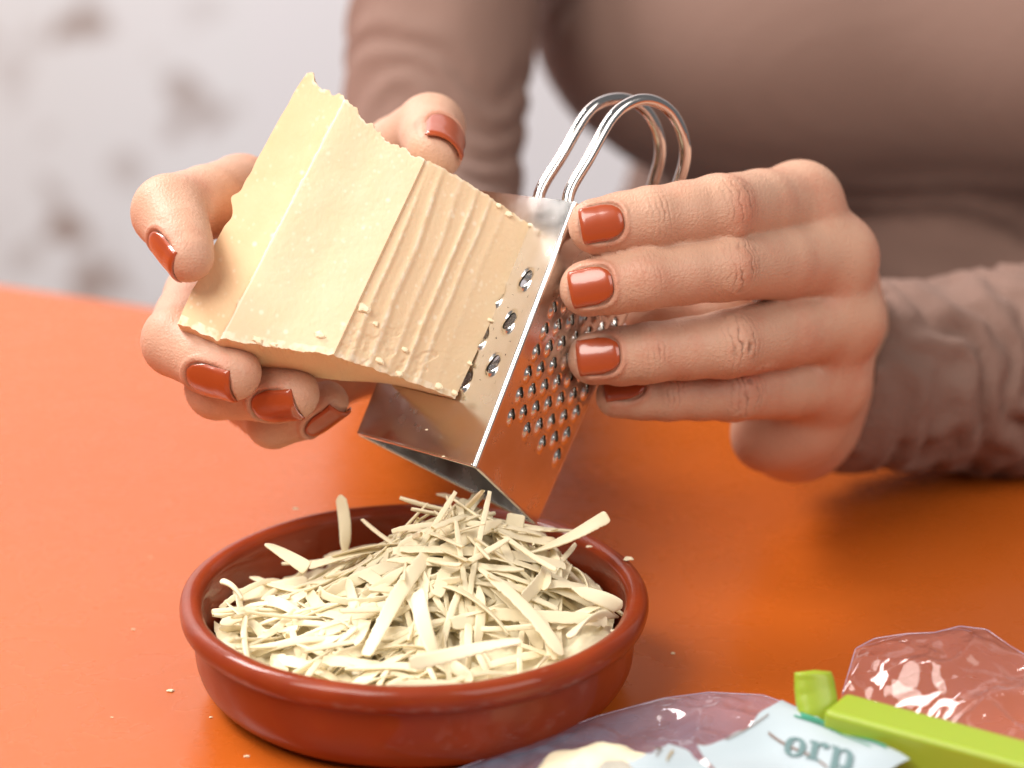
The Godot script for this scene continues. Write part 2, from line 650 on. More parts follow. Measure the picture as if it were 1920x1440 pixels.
	f.cap(lp, lw2, 0.0100, 0.0165, 0.008)
	f.cap(Vector3(-0.04421, 0.08069, -0.11766), lw, 0.0130, 0.0175, 0.008)
	f.cap(lw, Vector3(-0.02239, 0.05267, -0.17451), 0.0185, 0.020, 0.01)
	f.cap(lw2, Vector3(-0.02239, 0.05126, -0.17399), 0.0175, 0.020, 0.01)
	f.join(0.0045)
	finish_hand(f, skin, person, nailmat, 0.5)

	var skinmat := mat("skin", lin(0.575, 0.340, 0.236), 0.46, 0.42)
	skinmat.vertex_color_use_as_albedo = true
	skinmat.subsurf_scatter_enabled = true
	skinmat.subsurf_scatter_strength = 0.025
	var pores := noise(FastNoiseLite.TYPE_CELLULAR, 0.05, 2, 4)
	skinmat.heightmap_enabled = true
	skinmat.heightmap_texture = noise_tex(pores, 512)
	skinmat.heightmap_scale = 0.016
	skinmat.uv1_triplanar = true
	skinmat.uv1_scale = Vector3.ONE * 60.0
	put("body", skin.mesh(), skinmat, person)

	# --- the top: torso, two sleeves
	var t := Field.new(Vector3(-0.10, -0.09, -0.52), Vector3(0.36, 0.36, -0.085), 0.0045)
	var b := Basis()
	t.ell(Vector3(0.10974, 0.07518, -0.35829), b, Vector3(0.103, 0.062, 0.085), 0.02)
	t.ell(Vector3(0.18191, 0.07812, -0.33808), b, Vector3(0.075, 0.062, 0.085), 0.02)
	t.ell(Vector3(0.13604, -0.01666, -0.42064), b, Vector3(0.098, 0.085, 0.085), 0.02)
	t.ell(Vector3(0.17438, -0.01766, -0.36707), b, Vector3(0.098, 0.085, 0.085), 0.03)
	t.ell(Vector3(0.14251, 0.15458, -0.47232), b, Vector3(0.13, 0.15, 0.08), 0.04)
	t.join(0.002)
	# sleeve of the arm that holds the cheese
	var sh := Vector3(-0.01413, 0.20033, -0.3932)
	var el := Vector3(-0.02587, 0.03619, -0.243)
	t.cap(sh, el, 0.036, 0.0265, 0.004)
	t.cap(el, Vector3(-0.03299, 0.05028, -0.15768), 0.0275, 0.0225, 0.012)
	t.cap(Vector3(0.06608, 0.20797, -0.5024), sh, 0.05, 0.036, 0.02)
	t.join(0.001)
	# sleeve of the arm that steadies the grater
	var cu := Vector3(0.08087, 0.03541, -0.11608)
	var fa := Vector3(0.14044, 0.02684, -0.14702)
	var el2 := Vector3(0.31876, -0.00221, -0.24499)
	t.cap(cu, fa, 0.0250, 0.0265, 0.004)
	t.cap(fa, el2, 0.0265, 0.036, 0.01)
	t.cap(el2, Vector3(0.33816, 0.18971, -0.49575), 0.038, 0.048, 0.02)
	t.cut(Vector3(0.0865, 0.03498, -0.12018), Vector3(-0.93464, 0.32803, 0.13728))
	t.join(0.001)
	var r := t.net()
	var vs: PackedVector3Array = r[0]
	r = split(vs, r[1], [[Vector3(0.11807, 0.03056, -0.13453), 0.06], [Vector3(-0.02601, 0.06373, -0.25835), 0.085]])
	vs = r[0]
	var tris: PackedInt32Array = r[1]
	var nn := PackedVector3Array()
	nn.resize(vs.size())
	for q in range(0, tris.size(), 3):
		var k := (vs[tris[q + 1]] - vs[tris[q]]).cross(vs[tris[q + 2]] - vs[tris[q]])
		for e in 3: nn[tris[q + e]] += k
	var wn := noise(FastNoiseLite.TYPE_SIMPLEX_SMOOTH, 16.0, 2, 21)
	var wn2 := noise(FastNoiseLite.TYPE_SIMPLEX_SMOOTH, 40.0, 2, 22)
	var ax := (fa - cu).normalized()
	var ax1 := (el - sh).normalized()
	for i in vs.size():
		var p := vs[i]
		var off := 0.0
		var s := (p - cu).dot(ax)
		var rad := (p - cu - ax * s).length()
		if s > -0.02 and rad < 0.045 and p.z > -0.24:
			var bend := 0.35 * (p.y - cu.y)
			var ph := (s + bend) * 560.0 + wn.get_noise_3dv(p * 2.0) * 7.0
			var wv := sin(ph)
			off += 0.0021 * (wv - 0.7 * pow(maxf(0.0, -wv), 3.0)) * smoothstep(0.0, 0.02, s) * (0.55 + 0.45 * wn2.get_noise_3dv(p)) * smoothstep(0.18, 0.05, s)
			off += 0.0006 * wn2.get_noise_3dv(p * 2.0)
		else:
			var s1 := (p - sh).dot(ax1)
			var rad1 := (p - sh - ax1 * s1).length()
			if rad1 < 0.05 and p.x < 0.02:
				off += 0.0008 * sin(s1 * 330.0 + wn.get_noise_3dv(p) * 9.0) * smoothstep(0.06, 0.11, s1)
			else:
				var wv := sin(p.y * 290.0 + wn.get_noise_3dv(p * Vector3(0.6, 1.4, 0.6)) * 6.0)
				off += 0.0016 * wv * smoothstep(0.06, 0.01, p.y)
		vs[i] = p + nn[i].normalized() * off
	var cloth := Mb.new()
	cloth.soup(vs, tris)
	var knit := mat("brown_jersey", lin(0.218, 0.134, 0.107), 0.85, 0.3)
	knit.rim_enabled = true
	knit.rim = 0.5
	knit.rim_tint = 0.6
	knit.heightmap_enabled = true
	knit.heightmap_texture = noise_tex(noise(FastNoiseLite.TYPE_CELLULAR, 0.06, 1, 3), 256)
	knit.heightmap_scale = 0.02
	knit.uv1_triplanar = true
	knit.uv1_scale = Vector3.ONE * 40.0
	put("top", cloth.mesh(), knit, person)


# ------------------------------------------------------------------ cheese wedge
func build_cheese() -> void:
	var root := thing("cheese_wedge")
	tag(root, "pale yellow wedge of hard cheese with ridged grated side, held against the grater", "cheese")
	# columns of the front face: top and bottom of each
	var tops := [Vector3(-0.04841, 0.13286, -0.0579), Vector3(-0.03881, 0.12823, -0.05196), Vector3(-0.01939, 0.11743, -0.04271), Vector3(0.00539, 0.09874, -0.04687)]
	var bots := [Vector3(-0.07689, 0.0827, -0.02368), Vector3(-0.06661, 0.08031, -0.01749), Vector3(-0.04039, 0.0784, -0.01307), Vector3(-0.01326, 0.06341, -0.02571)]
	var s_at := [0.0, 0.17, 0.58, 1.0]
	var e1 := (tops[2] - tops[1]) as Vector3
	var e2 := (bots[1] - tops[1]) as Vector3
	var nrm := e2.cross(e1).normalized()
	if nrm.z < 0: nrm = -nrm
	var down := e2.normalized()
	var backs := [-nrm * 0.018, -nrm * 0.019, -nrm * 0.019, (Vector3(-0.65976, -0.10862, -0.74358)) * 0.025]
	var jag := noise(FastNoiseLite.TYPE_SIMPLEX_SMOOTH, 210.0, 2, 31)
	var rough := noise(FastNoiseLite.TYPE_SIMPLEX_SMOOTH, 500.0, 3, 32)
	var soft := noise(FastNoiseLite.TYPE_SIMPLEX_SMOOTH, 60.0, 2, 33)
	var grit := noise(FastNoiseLite.TYPE_SIMPLEX, 1100.0, 2, 36)
	var crest_at := func(ms: float, t: float) -> Vector2:   # height of the ridge here (0..1) and how strongly it is cut
		var warp := ms * 7.2 + 0.8 * (0.5 - t) + 0.22 * jag.get_noise_2d(t * 0.006, ms * 0.004) + 0.12 * sin(ms * 11.0)
		var ph := fposmod(warp, 1.0)
		var row := floorf(warp)
		var up := pow(0.5 - 0.5 * cos(TAU * pow(ph, 1.5)), 1.9)
		var amt := smoothstep(0.02, 0.10, ms) * smoothstep(0.86, 0.60, ms) * smoothstep(-0.15, 0.2, t) * (0.8 + 0.3 * sin(row * 2.4) + 0.2 * jag.get_noise_2d(t * 0.012, row))
		return Vector2(up, amt)
	var at := func(s: float, t: float, w: float) -> Vector3:
		var k := 0
		while k < 2 and s > s_at[k + 1]: k += 1
		var u: float = (s - s_at[k]) / (s_at[k + 1] - s_at[k])
		var a: Vector3 = (tops[k] as Vector3).lerp(tops[k + 1], u)
		var b: Vector3 = (bots[k] as Vector3).lerp(bots[k + 1], u)
		var bk: Vector3 = (backs[k] as Vector3).lerp(backs[k + 1], u)
		var p := a.lerp(b, t)
		var front := pow(1.0 - w, 6.0)
		var q := p + bk * w
		# torn top edge: deepest between the rind and the ridged side
		var tear := exp(-pow((s - 0.42) / 0.17, 2.0)) * 0.0026 + smoothstep(0.175, 0.22, s) * 0.0003
		tear += (jag.get_noise_2d(s * 0.055, 0.3) * 0.0022 + rough.get_noise_2d(s * 0.09, w * 0.02) * 0.00035) * smoothstep(0.62, 0.4, s)
		tear += jag.get_noise_2d(s * 0.12, 0.9) * 0.0004
		q += down * tear * pow(1.0 - t, 14.0)
		# crumbly bottom edge
		q -= down * (absf(jag.get_noise_2d(s * 0.035, 4.0)) * 0.0008 + rough.get_noise_2d(s * 0.1, 7.0) * 0.0002) * pow(t, 24.0) * pow(1.0 - w, 9.0)
		# bow of the outer rind side
		q += (tops[0] - tops[1]).normalized() * (sin(t * PI) * 0.0012 + jag.get_noise_2d(t * 0.03, 2.0) * 0.0005 + 0.0015 * exp(-pow((t - 0.52) / 0.025, 2.0)) - 0.001 * exp(-pow((t - 0.58) / 0.03, 2.0))) * pow(1.0 - s, 30.0) * (0.3 + 0.7 * front)
		# step up from the rind strip to the paler face
		var edge := 0.17 + 0.004 * jag.get_noise_2d(t * 0.05, 6.0) + 0.0025 * jag.get_noise_2d(t * 0.25, 6.5)
		var lift := 0.0
		if s < 0.58:
			lift = 0.0018 * smoothstep(edge - 0.007, edge + 0.003, s) * (1.0 - 0.6 * smoothstep(edge, 0.4, s)) - 0.0004
			lift += 0.00016 * soft.get_noise_3dv(p) + 0.00003 * rough.get_noise_3dv(p)
		# ridges cut by the grater: they run along the face and fan a little
		var ms := (s - 0.58) / 0.42
		if ms > 0.0:
			var cr: Vector2 = crest_at.call(ms, t)
			var crest := cr.x
			var amt := cr.y
			lift += 0.00058 * crest * amt + 0.00010 * soft.get_noise_3dv(p) - 0.0004 * smoothstep(0.1, 0.0, ms)
			lift += 0.00012 * maxf(0.0, rough.get_noise_3dv(p)) * crest * amt + 0.00004 * grit.get_noise_3dv(p)
			var chip := smoothstep(0.25, 0.40, jag.get_noise_2d(s * 0.05 + 9.0, t * 0.04) + 0.55 * smoothstep(0.72, 1.0, t))
			lift -= (0.0002 + 0.0003 * rough.get_noise_3dv(p)) * chip * smoothstep(0.7, 0.85, t) * smoothstep(0.9, 0.7, ms)
			lift += 0.0006 * sin(ms * PI)
		q += nrm * lift * front
		q += Vector3(grit.get_noise_3dv(q), grit.get_noise_3dv(q * 1.1 + Vector3.ONE), 0.0) * 0.00008 * (0.2 + 0.8 * maxf(pow(t, 20.0), pow(1.0 - t, 20.0)))
		return q
	var cell := noise(FastNoiseLite.TYPE_CELLULAR, 240.0, 1, 41)
	cell.cellular_return_type = FastNoiseLite.RETURN_DISTANCE
	var pick := noise(FastNoiseLite.TYPE_SIMPLEX, 90.0, 2, 42)
	var cloud := noise(FastNoiseLite.TYPE_SIMPLEX_SMOOTH, 120.0, 3, 43)
	var body := Color(0.770, 0.575, 0.350)
	var pale := Color(0.765, 0.610, 0.410)
	var rind := Color(0.73, 0.480, 0.265)
	var white := Color(0.90, 0.84, 0.68)
	var cell2 := noise(FastNoiseLite.TYPE_CELLULAR, 620.0, 1, 46)
	cell2.cellular_return_type = FastNoiseLite.RETURN_DISTANCE
	var crumb := noise(FastNoiseLite.TYPE_SIMPLEX, 300.0, 3, 45)
	var tone := func(s: float, t: float, p: Vector3) -> Color:
		var c := body.lerp(pale, clampf(0.75 + cloud.get_noise_3dv(p) * 0.35, 0.0, 1.0))
		if s < 0.171: c = rind.lerp(body, clampf(0.25 + s * 2.0 + cloud.get_noise_3dv(p) * 0.3, 0.0, 1.0))
		elif s > 0.58: c = body.lerp(pale, clampf(0.45 + cloud.get_noise_3dv(p) * 0.3, 0.0, 1.0))
		if s > 0.165 and s < 0.18: c = c.lerp(white, 0.45)
		if s > 0.58:
			var cr: Vector2 = crest_at.call((s - 0.58) / 0.42, t)
			c = c.lerp(white, clampf(smoothstep(0.55, 1.0, cr.x) * cr.y * (0.35 + 0.8 * crumb.get_noise_3dv(p)), 0.0, 0.8))
		if t > 0.965 or t < 0.012: c = c.lerp(white, clampf(0.25 + crumb.get_noise_3dv(p), 0.0, 0.5))
		var sp := smoothstep(-0.80, -0.93, cell.get_noise_3dv(p)) * smoothstep(-0.15, 0.25, pick.get_noise_3dv(p))
		sp = 0.65 * sp + 0.4 * smoothstep(-0.66, -0.86, cell2.get_noise_3dv(p)) * smoothstep(-0.05, 0.35, crumb.get_noise_3dv(p * 0.4))
		return c.lerp(white, clampf(sp * 0.9, 0.0, 1.0))
	var mb := Mb.new()
	mb.grid(330, 190, func(a, b): return at.call(a, 1.0 - b, 0.0), func(a, b): return tone.call(a, 1.0 - b, at.call(a, 1.0 - b, 0.0)))      # front
	mb.grid(60, 60, func(a, b): return at.call(1.0 - a, 1.0 - b, 1.0), body)                                                          # back
	mb.grid(330, 24, func(a, b): return at.call(a, 0.0, b), func(a, b): return pale)                                                  # top
	mb.grid(330, 24, func(a, b): return at.call(1.0 - a, 1.0, b), func(a, b): return body.lerp(pale, 0.3))                            # underside
	mb.grid(24, 190, func(a, b): return at.call(0.0, 1.0 - b, 1.0 - a), func(a, b): return rind)                                      # rind side
	mb.grid(24, 190, func(a, b): return at.call(1.0, 1.0 - b, a), func(a, b): return body)                                            # side on the grater
	var m := mat("hard_cheese", Color.WHITE, 0.5, 0.35)
	m.vertex_color_use_as_albedo = true
	m.subsurf_scatter_enabled = true
	m.subsurf_scatter_strength = 0.04
	m.heightmap_enabled = true
	m.heightmap_texture = noise_tex(noise(FastNoiseLite.TYPE_SIMPLEX, 0.03, 4, 44), 512)
	m.heightmap_scale = 0.004
	m.uv1_triplanar = true
	m.uv1_scale = Vector3.ONE * 35.0
	put("block", mb.mesh(), m, root)
	# loose flakes that stick to the faces and edges
	var rng := RandomNumberGenerator.new()
	rng.seed = 77
	var fm := mats.shred as StandardMaterial3D
	for spot in [[0.60, 0.755, 0.0032], [0.5, 0.915, 0.0021], [0.30, 0.985, 0.0022], [0.36, 0.99, 0.0016], [0.72, 0.95, 0.0026], [0.86, 0.015, 0.0014], [0.905, 0.02, 0.0022], [0.985, 0.0, 0.0018], [0.93, 0.97, 0.0018], [0.80, 0.985, 0.002], [0.995, 0.55, 0.0014], [0.995, 0.8, 0.0015], [0.99, 0.97, 0.0019], [0.66, 0.80, 0.0016], [0.78, 0.86, 0.0016]]:
		var p: Vector3 = at.call(spot[0], spot[1], 0.0)
		put("flake", flake_mesh(spot[2] * 0.5, rng), fm, root).transform = Transform3D(basis_of(down, nrm), p + nrm * 0.0002)


func flake_mesh(r: float, rng: RandomNumberGenerator) -> ArrayMesh:
	var rad := []
	for i in 10: rad.append(r * rng.randf_range(0.55, 1.25))
	var mb := Mb.new()
	var top := Vector3(0, 0, r * 0.45)
	for i in 10:
		var a := TAU * i / 10.0
		var b := TAU * (i + 1) / 10.0
		var p := Vector3(cos(a) * rad[i] * 1.3, sin(a) * rad[i] * 0.8, 0.0)
		var q := Vector3(cos(b) * rad[(i + 1) % 10] * 1.3, sin(b) * rad[(i + 1) % 10] * 0.8, 0.0)
		var p2 := p * 0.7 + Vector3(0, 0, r * 0.35)
		var q2 := q * 0.7 + Vector3(0, 0, r * 0.35)
		mb.quad(p, q, q2, p2)
		mb.tri(p2, q2, top)
		mb.tri(q, p, Vector3(0, 0, -r * 0.3))
	return mb.mesh()


# ------------------------------------------------------------------ grater
func panel(a0: Vector3, b0: Vector3, a1: Vector3, b1: Vector3, out: Vector3, holes: Array, th: float) -> ArrayMesh:
	# sheet between the lower edge a0-b0 and the upper edge a1-b1; holes: [u, v, half width, half length, lift], in mm from a0 along the sheet
	var W := (b0 - a0).length()
	var Hh := (a1 - a0).length()
	var at := func(x: float, y: float, z: float) -> Vector3:
		var u := x / W
		var v := y / Hh
		return a0.lerp(b0, u).lerp(a1.lerp(b1, u), v) + out * z
	var mb := Mb.new()
	# rows and columns that frame every hole in a cell of its own
	# plain sheet: a fine raster that leaves out the cells of the holes
	var st := 0.0004 if holes[0][2] < 0.0015 else 0.0006
	var nxx := int(round(W / st))
	var nyy := int(round(Hh / st))
	var taken := {}
	var boxes := []
	for ho in holes:
		var i0 := int(round((ho[0] - ho[2] * 1.5) / st))
		var i1 := int(round((ho[0] + ho[2] * 1.5) / st))
		var j0 := int(round((ho[1] - ho[3] * 1.22) / st))
		var j1 := int(round((ho[1] + ho[3] * 1.12) / st))
		boxes.append([i0, j0, i1, j1, ho])
		for i in range(i0, i1):
			for j in range(j0, j1): taken[i * 10000 + j] = true
	for side in 2:
		var z := th * 0.5 if side == 0 else -th * 0.5
		var id := {}
		var vs := PackedVector3Array()
		var tr := PackedInt32Array()
		for i in nxx:
			for j in nyy:
				if taken.has(i * 10000 + j): continue
				var q := []
				for e in [[0, 0], [1, 0], [1, 1], [0, 1]]:
					var key: int = (i + e[0]) * 10000 + j + e[1]
					if not id.has(key):
						id[key] = vs.size()
						vs.append(at.call((i + e[0]) * W / nxx, (j + e[1]) * Hh / nyy, z))
					q.append(id[key])
				if side == 0: tr.append_array([q[0], q[1], q[2], q[0], q[2], q[3]])
				else: tr.append_array([q[0], q[2], q[1], q[0], q[3], q[2]])
		mb.soup(vs, tr)
		for bx in boxes:
			var ho: Array = bx[4]
			var cx: float = ho[0]
			var cy: float = ho[1]
			var x0: float = bx[0] * W / nxx
			var y0: float = bx[1] * Hh / nyy
			var x1: float = bx[2] * W / nxx
			var y1: float = bx[3] * Hh / nyy
			mb.grid(40, 10, func(a, b):
				var an: float = a * TAU
				var dir := Vector2(cos(an), sin(an))
				# the outline of the cell
				var far := 1e9
				if dir.x > 1e-6: far = minf(far, (x1 - cx) / dir.x)
				if dir.x < -1e-6: far = minf(far, (x0 - cx) / dir.x)
				if dir.y > 1e-6: far = minf(far, (y1 - cy) / dir.y)
				if dir.y < -1e-6: far = minf(far, (y0 - cy) / dir.y)
				var rim := dir * far
				# the opening: an eye at the upper end of the raised blister
				var hole := Vector2(dir.x * ho[2] * 0.78, dir.y * ho[3] * 0.56 + ho[3] * 0.32)
				if ho.size() > 5: hole = Vector2(dir.x * 0.00150, dir.y * 0.00230 + 0.0006)
				var p := rim.lerp(hole, b)
				if ho.size() > 5 and holes.size() > 5:
					var rim_near := (Vector2(p.x / 0.0015, (p.y - 0.0006) / 0.0023).length() - 1.0)
					var lf: float = 0.00075 * exp(-rim_near * rim_near / 0.10) * smoothstep(0.0010, -0.0018, p.y) - 0.0003 * exp(-rim_near * rim_near / 0.06) * smoothstep(0.0, 0.002, p.y)
					return at.call(cx + p.x, cy + p.y, z + lf)
				var blister := Vector2(p.x / (ho[2] * 1.35), (p.y + ho[3] * 0.03) / (ho[3] * 1.08)).length()
				var lift: float = ho[4] * smoothstep(1.05, 0.35, blister) * smoothstep(ho[3] * 0.95, -ho[3] * 0.1, p.y)
				if p.y > ho[3] * 0.25: lift -= ho[4] * 0.5 * smoothstep(1.05, 0.6, blister) * smoothstep(ho[3] * 0.25, ho[3] * 0.7, p.y)
				return at.call(cx + p.x, cy + p.y, z + lift) if side == 0 else at.call(cx + Vector2(p.x, p.y).x, cy + p.y, z + lift), null, true)
	# the edges of the sheet
	var rim := [[Vector2(0, 0), Vector2(W, 0)], [Vector2(W, 0), Vector2(W, Hh)], [Vector2(W, Hh), Vector2(0, Hh)], [Vector2(0, Hh), Vector2(0, 0)]]
	for e in rim:
		mb.quad(at.call(e[0].x, e[0].y, -th * 0.5), at.call(e[1].x, e[1].y, -th * 0.5), at.call(e[1].x, e[1].y, th * 0.5), at.call(e[0].x, e[0].y, th * 0.5))
	return mb.mesh()


func build_grater() -> void:
	var root := thing("cheese_grater")
	tag(root, "small three sided steel hand grater with twin wire handle, tilted over the dish", "grater")
	var steel := mat("polished_steel", lin(0.78, 0.76, 0.73), 0.20, 0.5, 1.0)
	var smear := noise(FastNoiseLite.TYPE_SIMPLEX_SMOOTH, 0.012, 4, 51)
	var sm := NoiseTexture2D.new()
	sm.width = 512
	sm.height = 512
	sm.seamless = true
	sm.noise = smear
	var gr := Gradient.new()
	gr.colors = PackedColorArray([Color(0.55, 0.55, 0.55), Color(1, 1, 1)])
	gr.offsets = PackedFloat32Array([0.3, 0.75])
	sm.color_ramp = gr
	steel.roughness_texture = sm
	steel.roughness = 0.30
	steel.uv1_triplanar = true
	steel.uv1_scale = Vector3.ONE * 18.0
	var a0 := Vector3(-0.03725, 0.04875, -0.04219)
	var b0 := Vector3(-0.00841, 0.05296, -0.00967)
	var c0 := Vector3(0.00585, 0.02891, -0.03284)
	var a1 := Vector3(-0.01397, 0.10096, -0.07183)
	var b1 := Vector3(0.01476, 0.10624, -0.04183)
	var c1 := Vector3(0.03466, 0.08614, -0.06644)
	var th := 0.0005
	# sides of a folded corner stay apart by its radius
	var rr := 0.0011
	var nab := (b0 - a0).cross(a1 - a0).normalized()
	var nbc := (c0 - b0).cross(b1 - b0).normalized()
	var nca := (a0 - c0).cross(c1 - c0).normalized()
	var inset := func(p: Vector3, q: Vector3) -> Vector3: return p + (q - p).normalized() * rr
	# coarse side
	var coarse := []
	var Wc: float = (b0 - a0).length()
	for col in 5:
		for row in 6:
			var y := 0.0178 + row * 0.0105 - (0.00525 if col % 2 == 0 else 0.0)
			if y > 0.047 or y < 0.014: continue
			coarse.append([Wc * (0.17 + 0.165 * col), y, 0.0019, 0.0032, 0.0008, 1])
	put("coarse_side", panel(inset.call(a0, b0), inset.call(b0, a0), inset.call(a1, b1), inset.call(b1, a1), nab, coarse, th), steel, root)
	var fine := []
	var Wf: float = (c0 - b0).length()
	for row in 14:
		for col in 4:
			var x := Wf * (0.15 + 0.235 * col + (0.1175 if row % 2 else 0.0))
			if x > Wf * 0.93: continue
			fine.append([x, 0.0150 + row * 0.00268, 0.00128, 0.00226, 0.00062])
	put("fine_side", panel(inset.call(b0, c0), inset.call(c0, b0), inset.call(b1, c1), inset.call(c1, b1), nbc, fine, th), steel, root)
	var slice := []
	var Ws: float = (a0 - c0).length()
	for row in 3:
		slice.append([Ws * 0.5, 0.016 + row * 0.018, 0.011, 0.0042, 0.0012, 1])
	put("slicing_side", panel(inset.call(c0, a0), inset.call(a0, c0), inset.call(c1, a1), inset.call(a1, c1), nca, slice, th), steel, root)
	# folded corners
	for e in [[a0, a1, b0, b1, c0, c1, nab, nca], [b0, b1, c0, c1, a0, a1, nbc, nab], [c0, c1, a0, a1, b0, b1, nca, nbc]]:
		var mb := Mb.new()
		for side in 2:
			var z: float = th * 0.5 if side == 0 else -th * 0.5
			mb.grid(12, 30, func(a, b):
				var t: float = a if side == 0 else 1.0 - a
				var p: Vector3 = (e[0] as Vector3).lerp(e[1], b)
				var q: Vector3 = p + ((e[2] as Vector3).lerp(e[3], b) - p).normalized() * rr
				var r: Vector3 = p + ((e[4] as Vector3).lerp(e[5], b) - p).normalized() * rr
				var nn: Vector3 = (e[7] as Vector3).lerp(e[6], t).normalized()
				var m: Vector3 = r * (1.0 - t) * (1.0 - t) + p * 2.0 * t * (1.0 - t) + q * t * t
				return m + nn * z)
		put("folded_corner", mb.mesh(), steel, root)
	var seam := Mb.new()
	seam.tube(PackedVector3Array([c0 + (a0 - c0).normalized() * 0.0004, c0.lerp(c1, 0.5) + (a0 - c0).normalized() * 0.0004, c1 + (a0 - c0).normalized() * 0.0004]), 0.0005, 10)
	put("edge_hem", seam.mesh(), mat("bright_hem", lin(0.82, 0.80, 0.78), 0.25, 0.5, 1.0), root)
	# thin hem along the open lower rim
	var hem := Mb.new()
	hem.tube(PackedVector3Array([inset.call(a0, b0), inset.call(b0, a0), inset.call(b0, c0), inset.call(c0, b0), inset.call(c0, a0), inset.call(a0, c0), inset.call(a0, b0)]), 0.00042, 8, false)
	put("rim_hem", hem.mesh(), steel, root)
	# twin wire handle
	var bright := mat("bright_wire", lin(0.72, 0.70, 0.68), 0.10, 0.5, 1.0)
	var loops := [
		[Vector3(0.0137, 0.1, -0.04275), Vector3(0.01322, 0.10663, -0.04623), Vector3(0.01801, 0.11429, -0.05114), Vector3(0.02337, 0.12221, -0.05722), Vector3(0.02826, 0.12499, -0.06142), Vector3(0.03319, 0.1247, -0.06451), Vector3(0.03796, 0.12105, -0.06744), Vector3(0.04093, 0.11523, -0.06851), Vector3(0.04162, 0.10864, -0.06931), Vector3(0.03895, 0.0991, -0.06903), Vector3(0.03461, 0.08692, -0.06566), Vector3(0.03164, 0.08086, -0.06345)],
		[Vector3(0.00631, 0.09737, -0.05137), Vector3(0.00657, 0.10455, -0.05505), Vector3(0.01191, 0.11256, -0.06009), Vector3(0.01755, 0.12059, -0.06621), Vector3(0.02197, 0.12294, -0.07025), Vector3(0.02723, 0.12253, -0.07436), Vector3(0.03199, 0.11946, -0.07644), Vector3(0.03523, 0.11383, -0.07758), Vector3(0.03615, 0.10742, -0.07844), Vector3(0.03421, 0.099, -0.07857), Vector3(0.0309, 0.08638, -0.0761), Vector3(0.02876, 0.07808, -0.07202)]]
	for l in loops:
		var cv := Curve3D.new()
		for i in l.size():
			var tn: Vector3 = ((l[mini(i + 1, l.size() - 1)] as Vector3) - l[maxi(i - 1, 0)]) / 6.0
			cv.add_point(l[i], -tn, tn)
		cv.bake_interval = 0.0012
		var mb := Mb.new()
		mb.tube(cv.get_baked_points(), 0.00146, 18)
		put("handle_wire", mb.mesh(), bright, root)


# ------------------------------------------------------------------ dish and grated cheese
var dish_at := Vector3(-0.0225, 0.0, -0.0050)


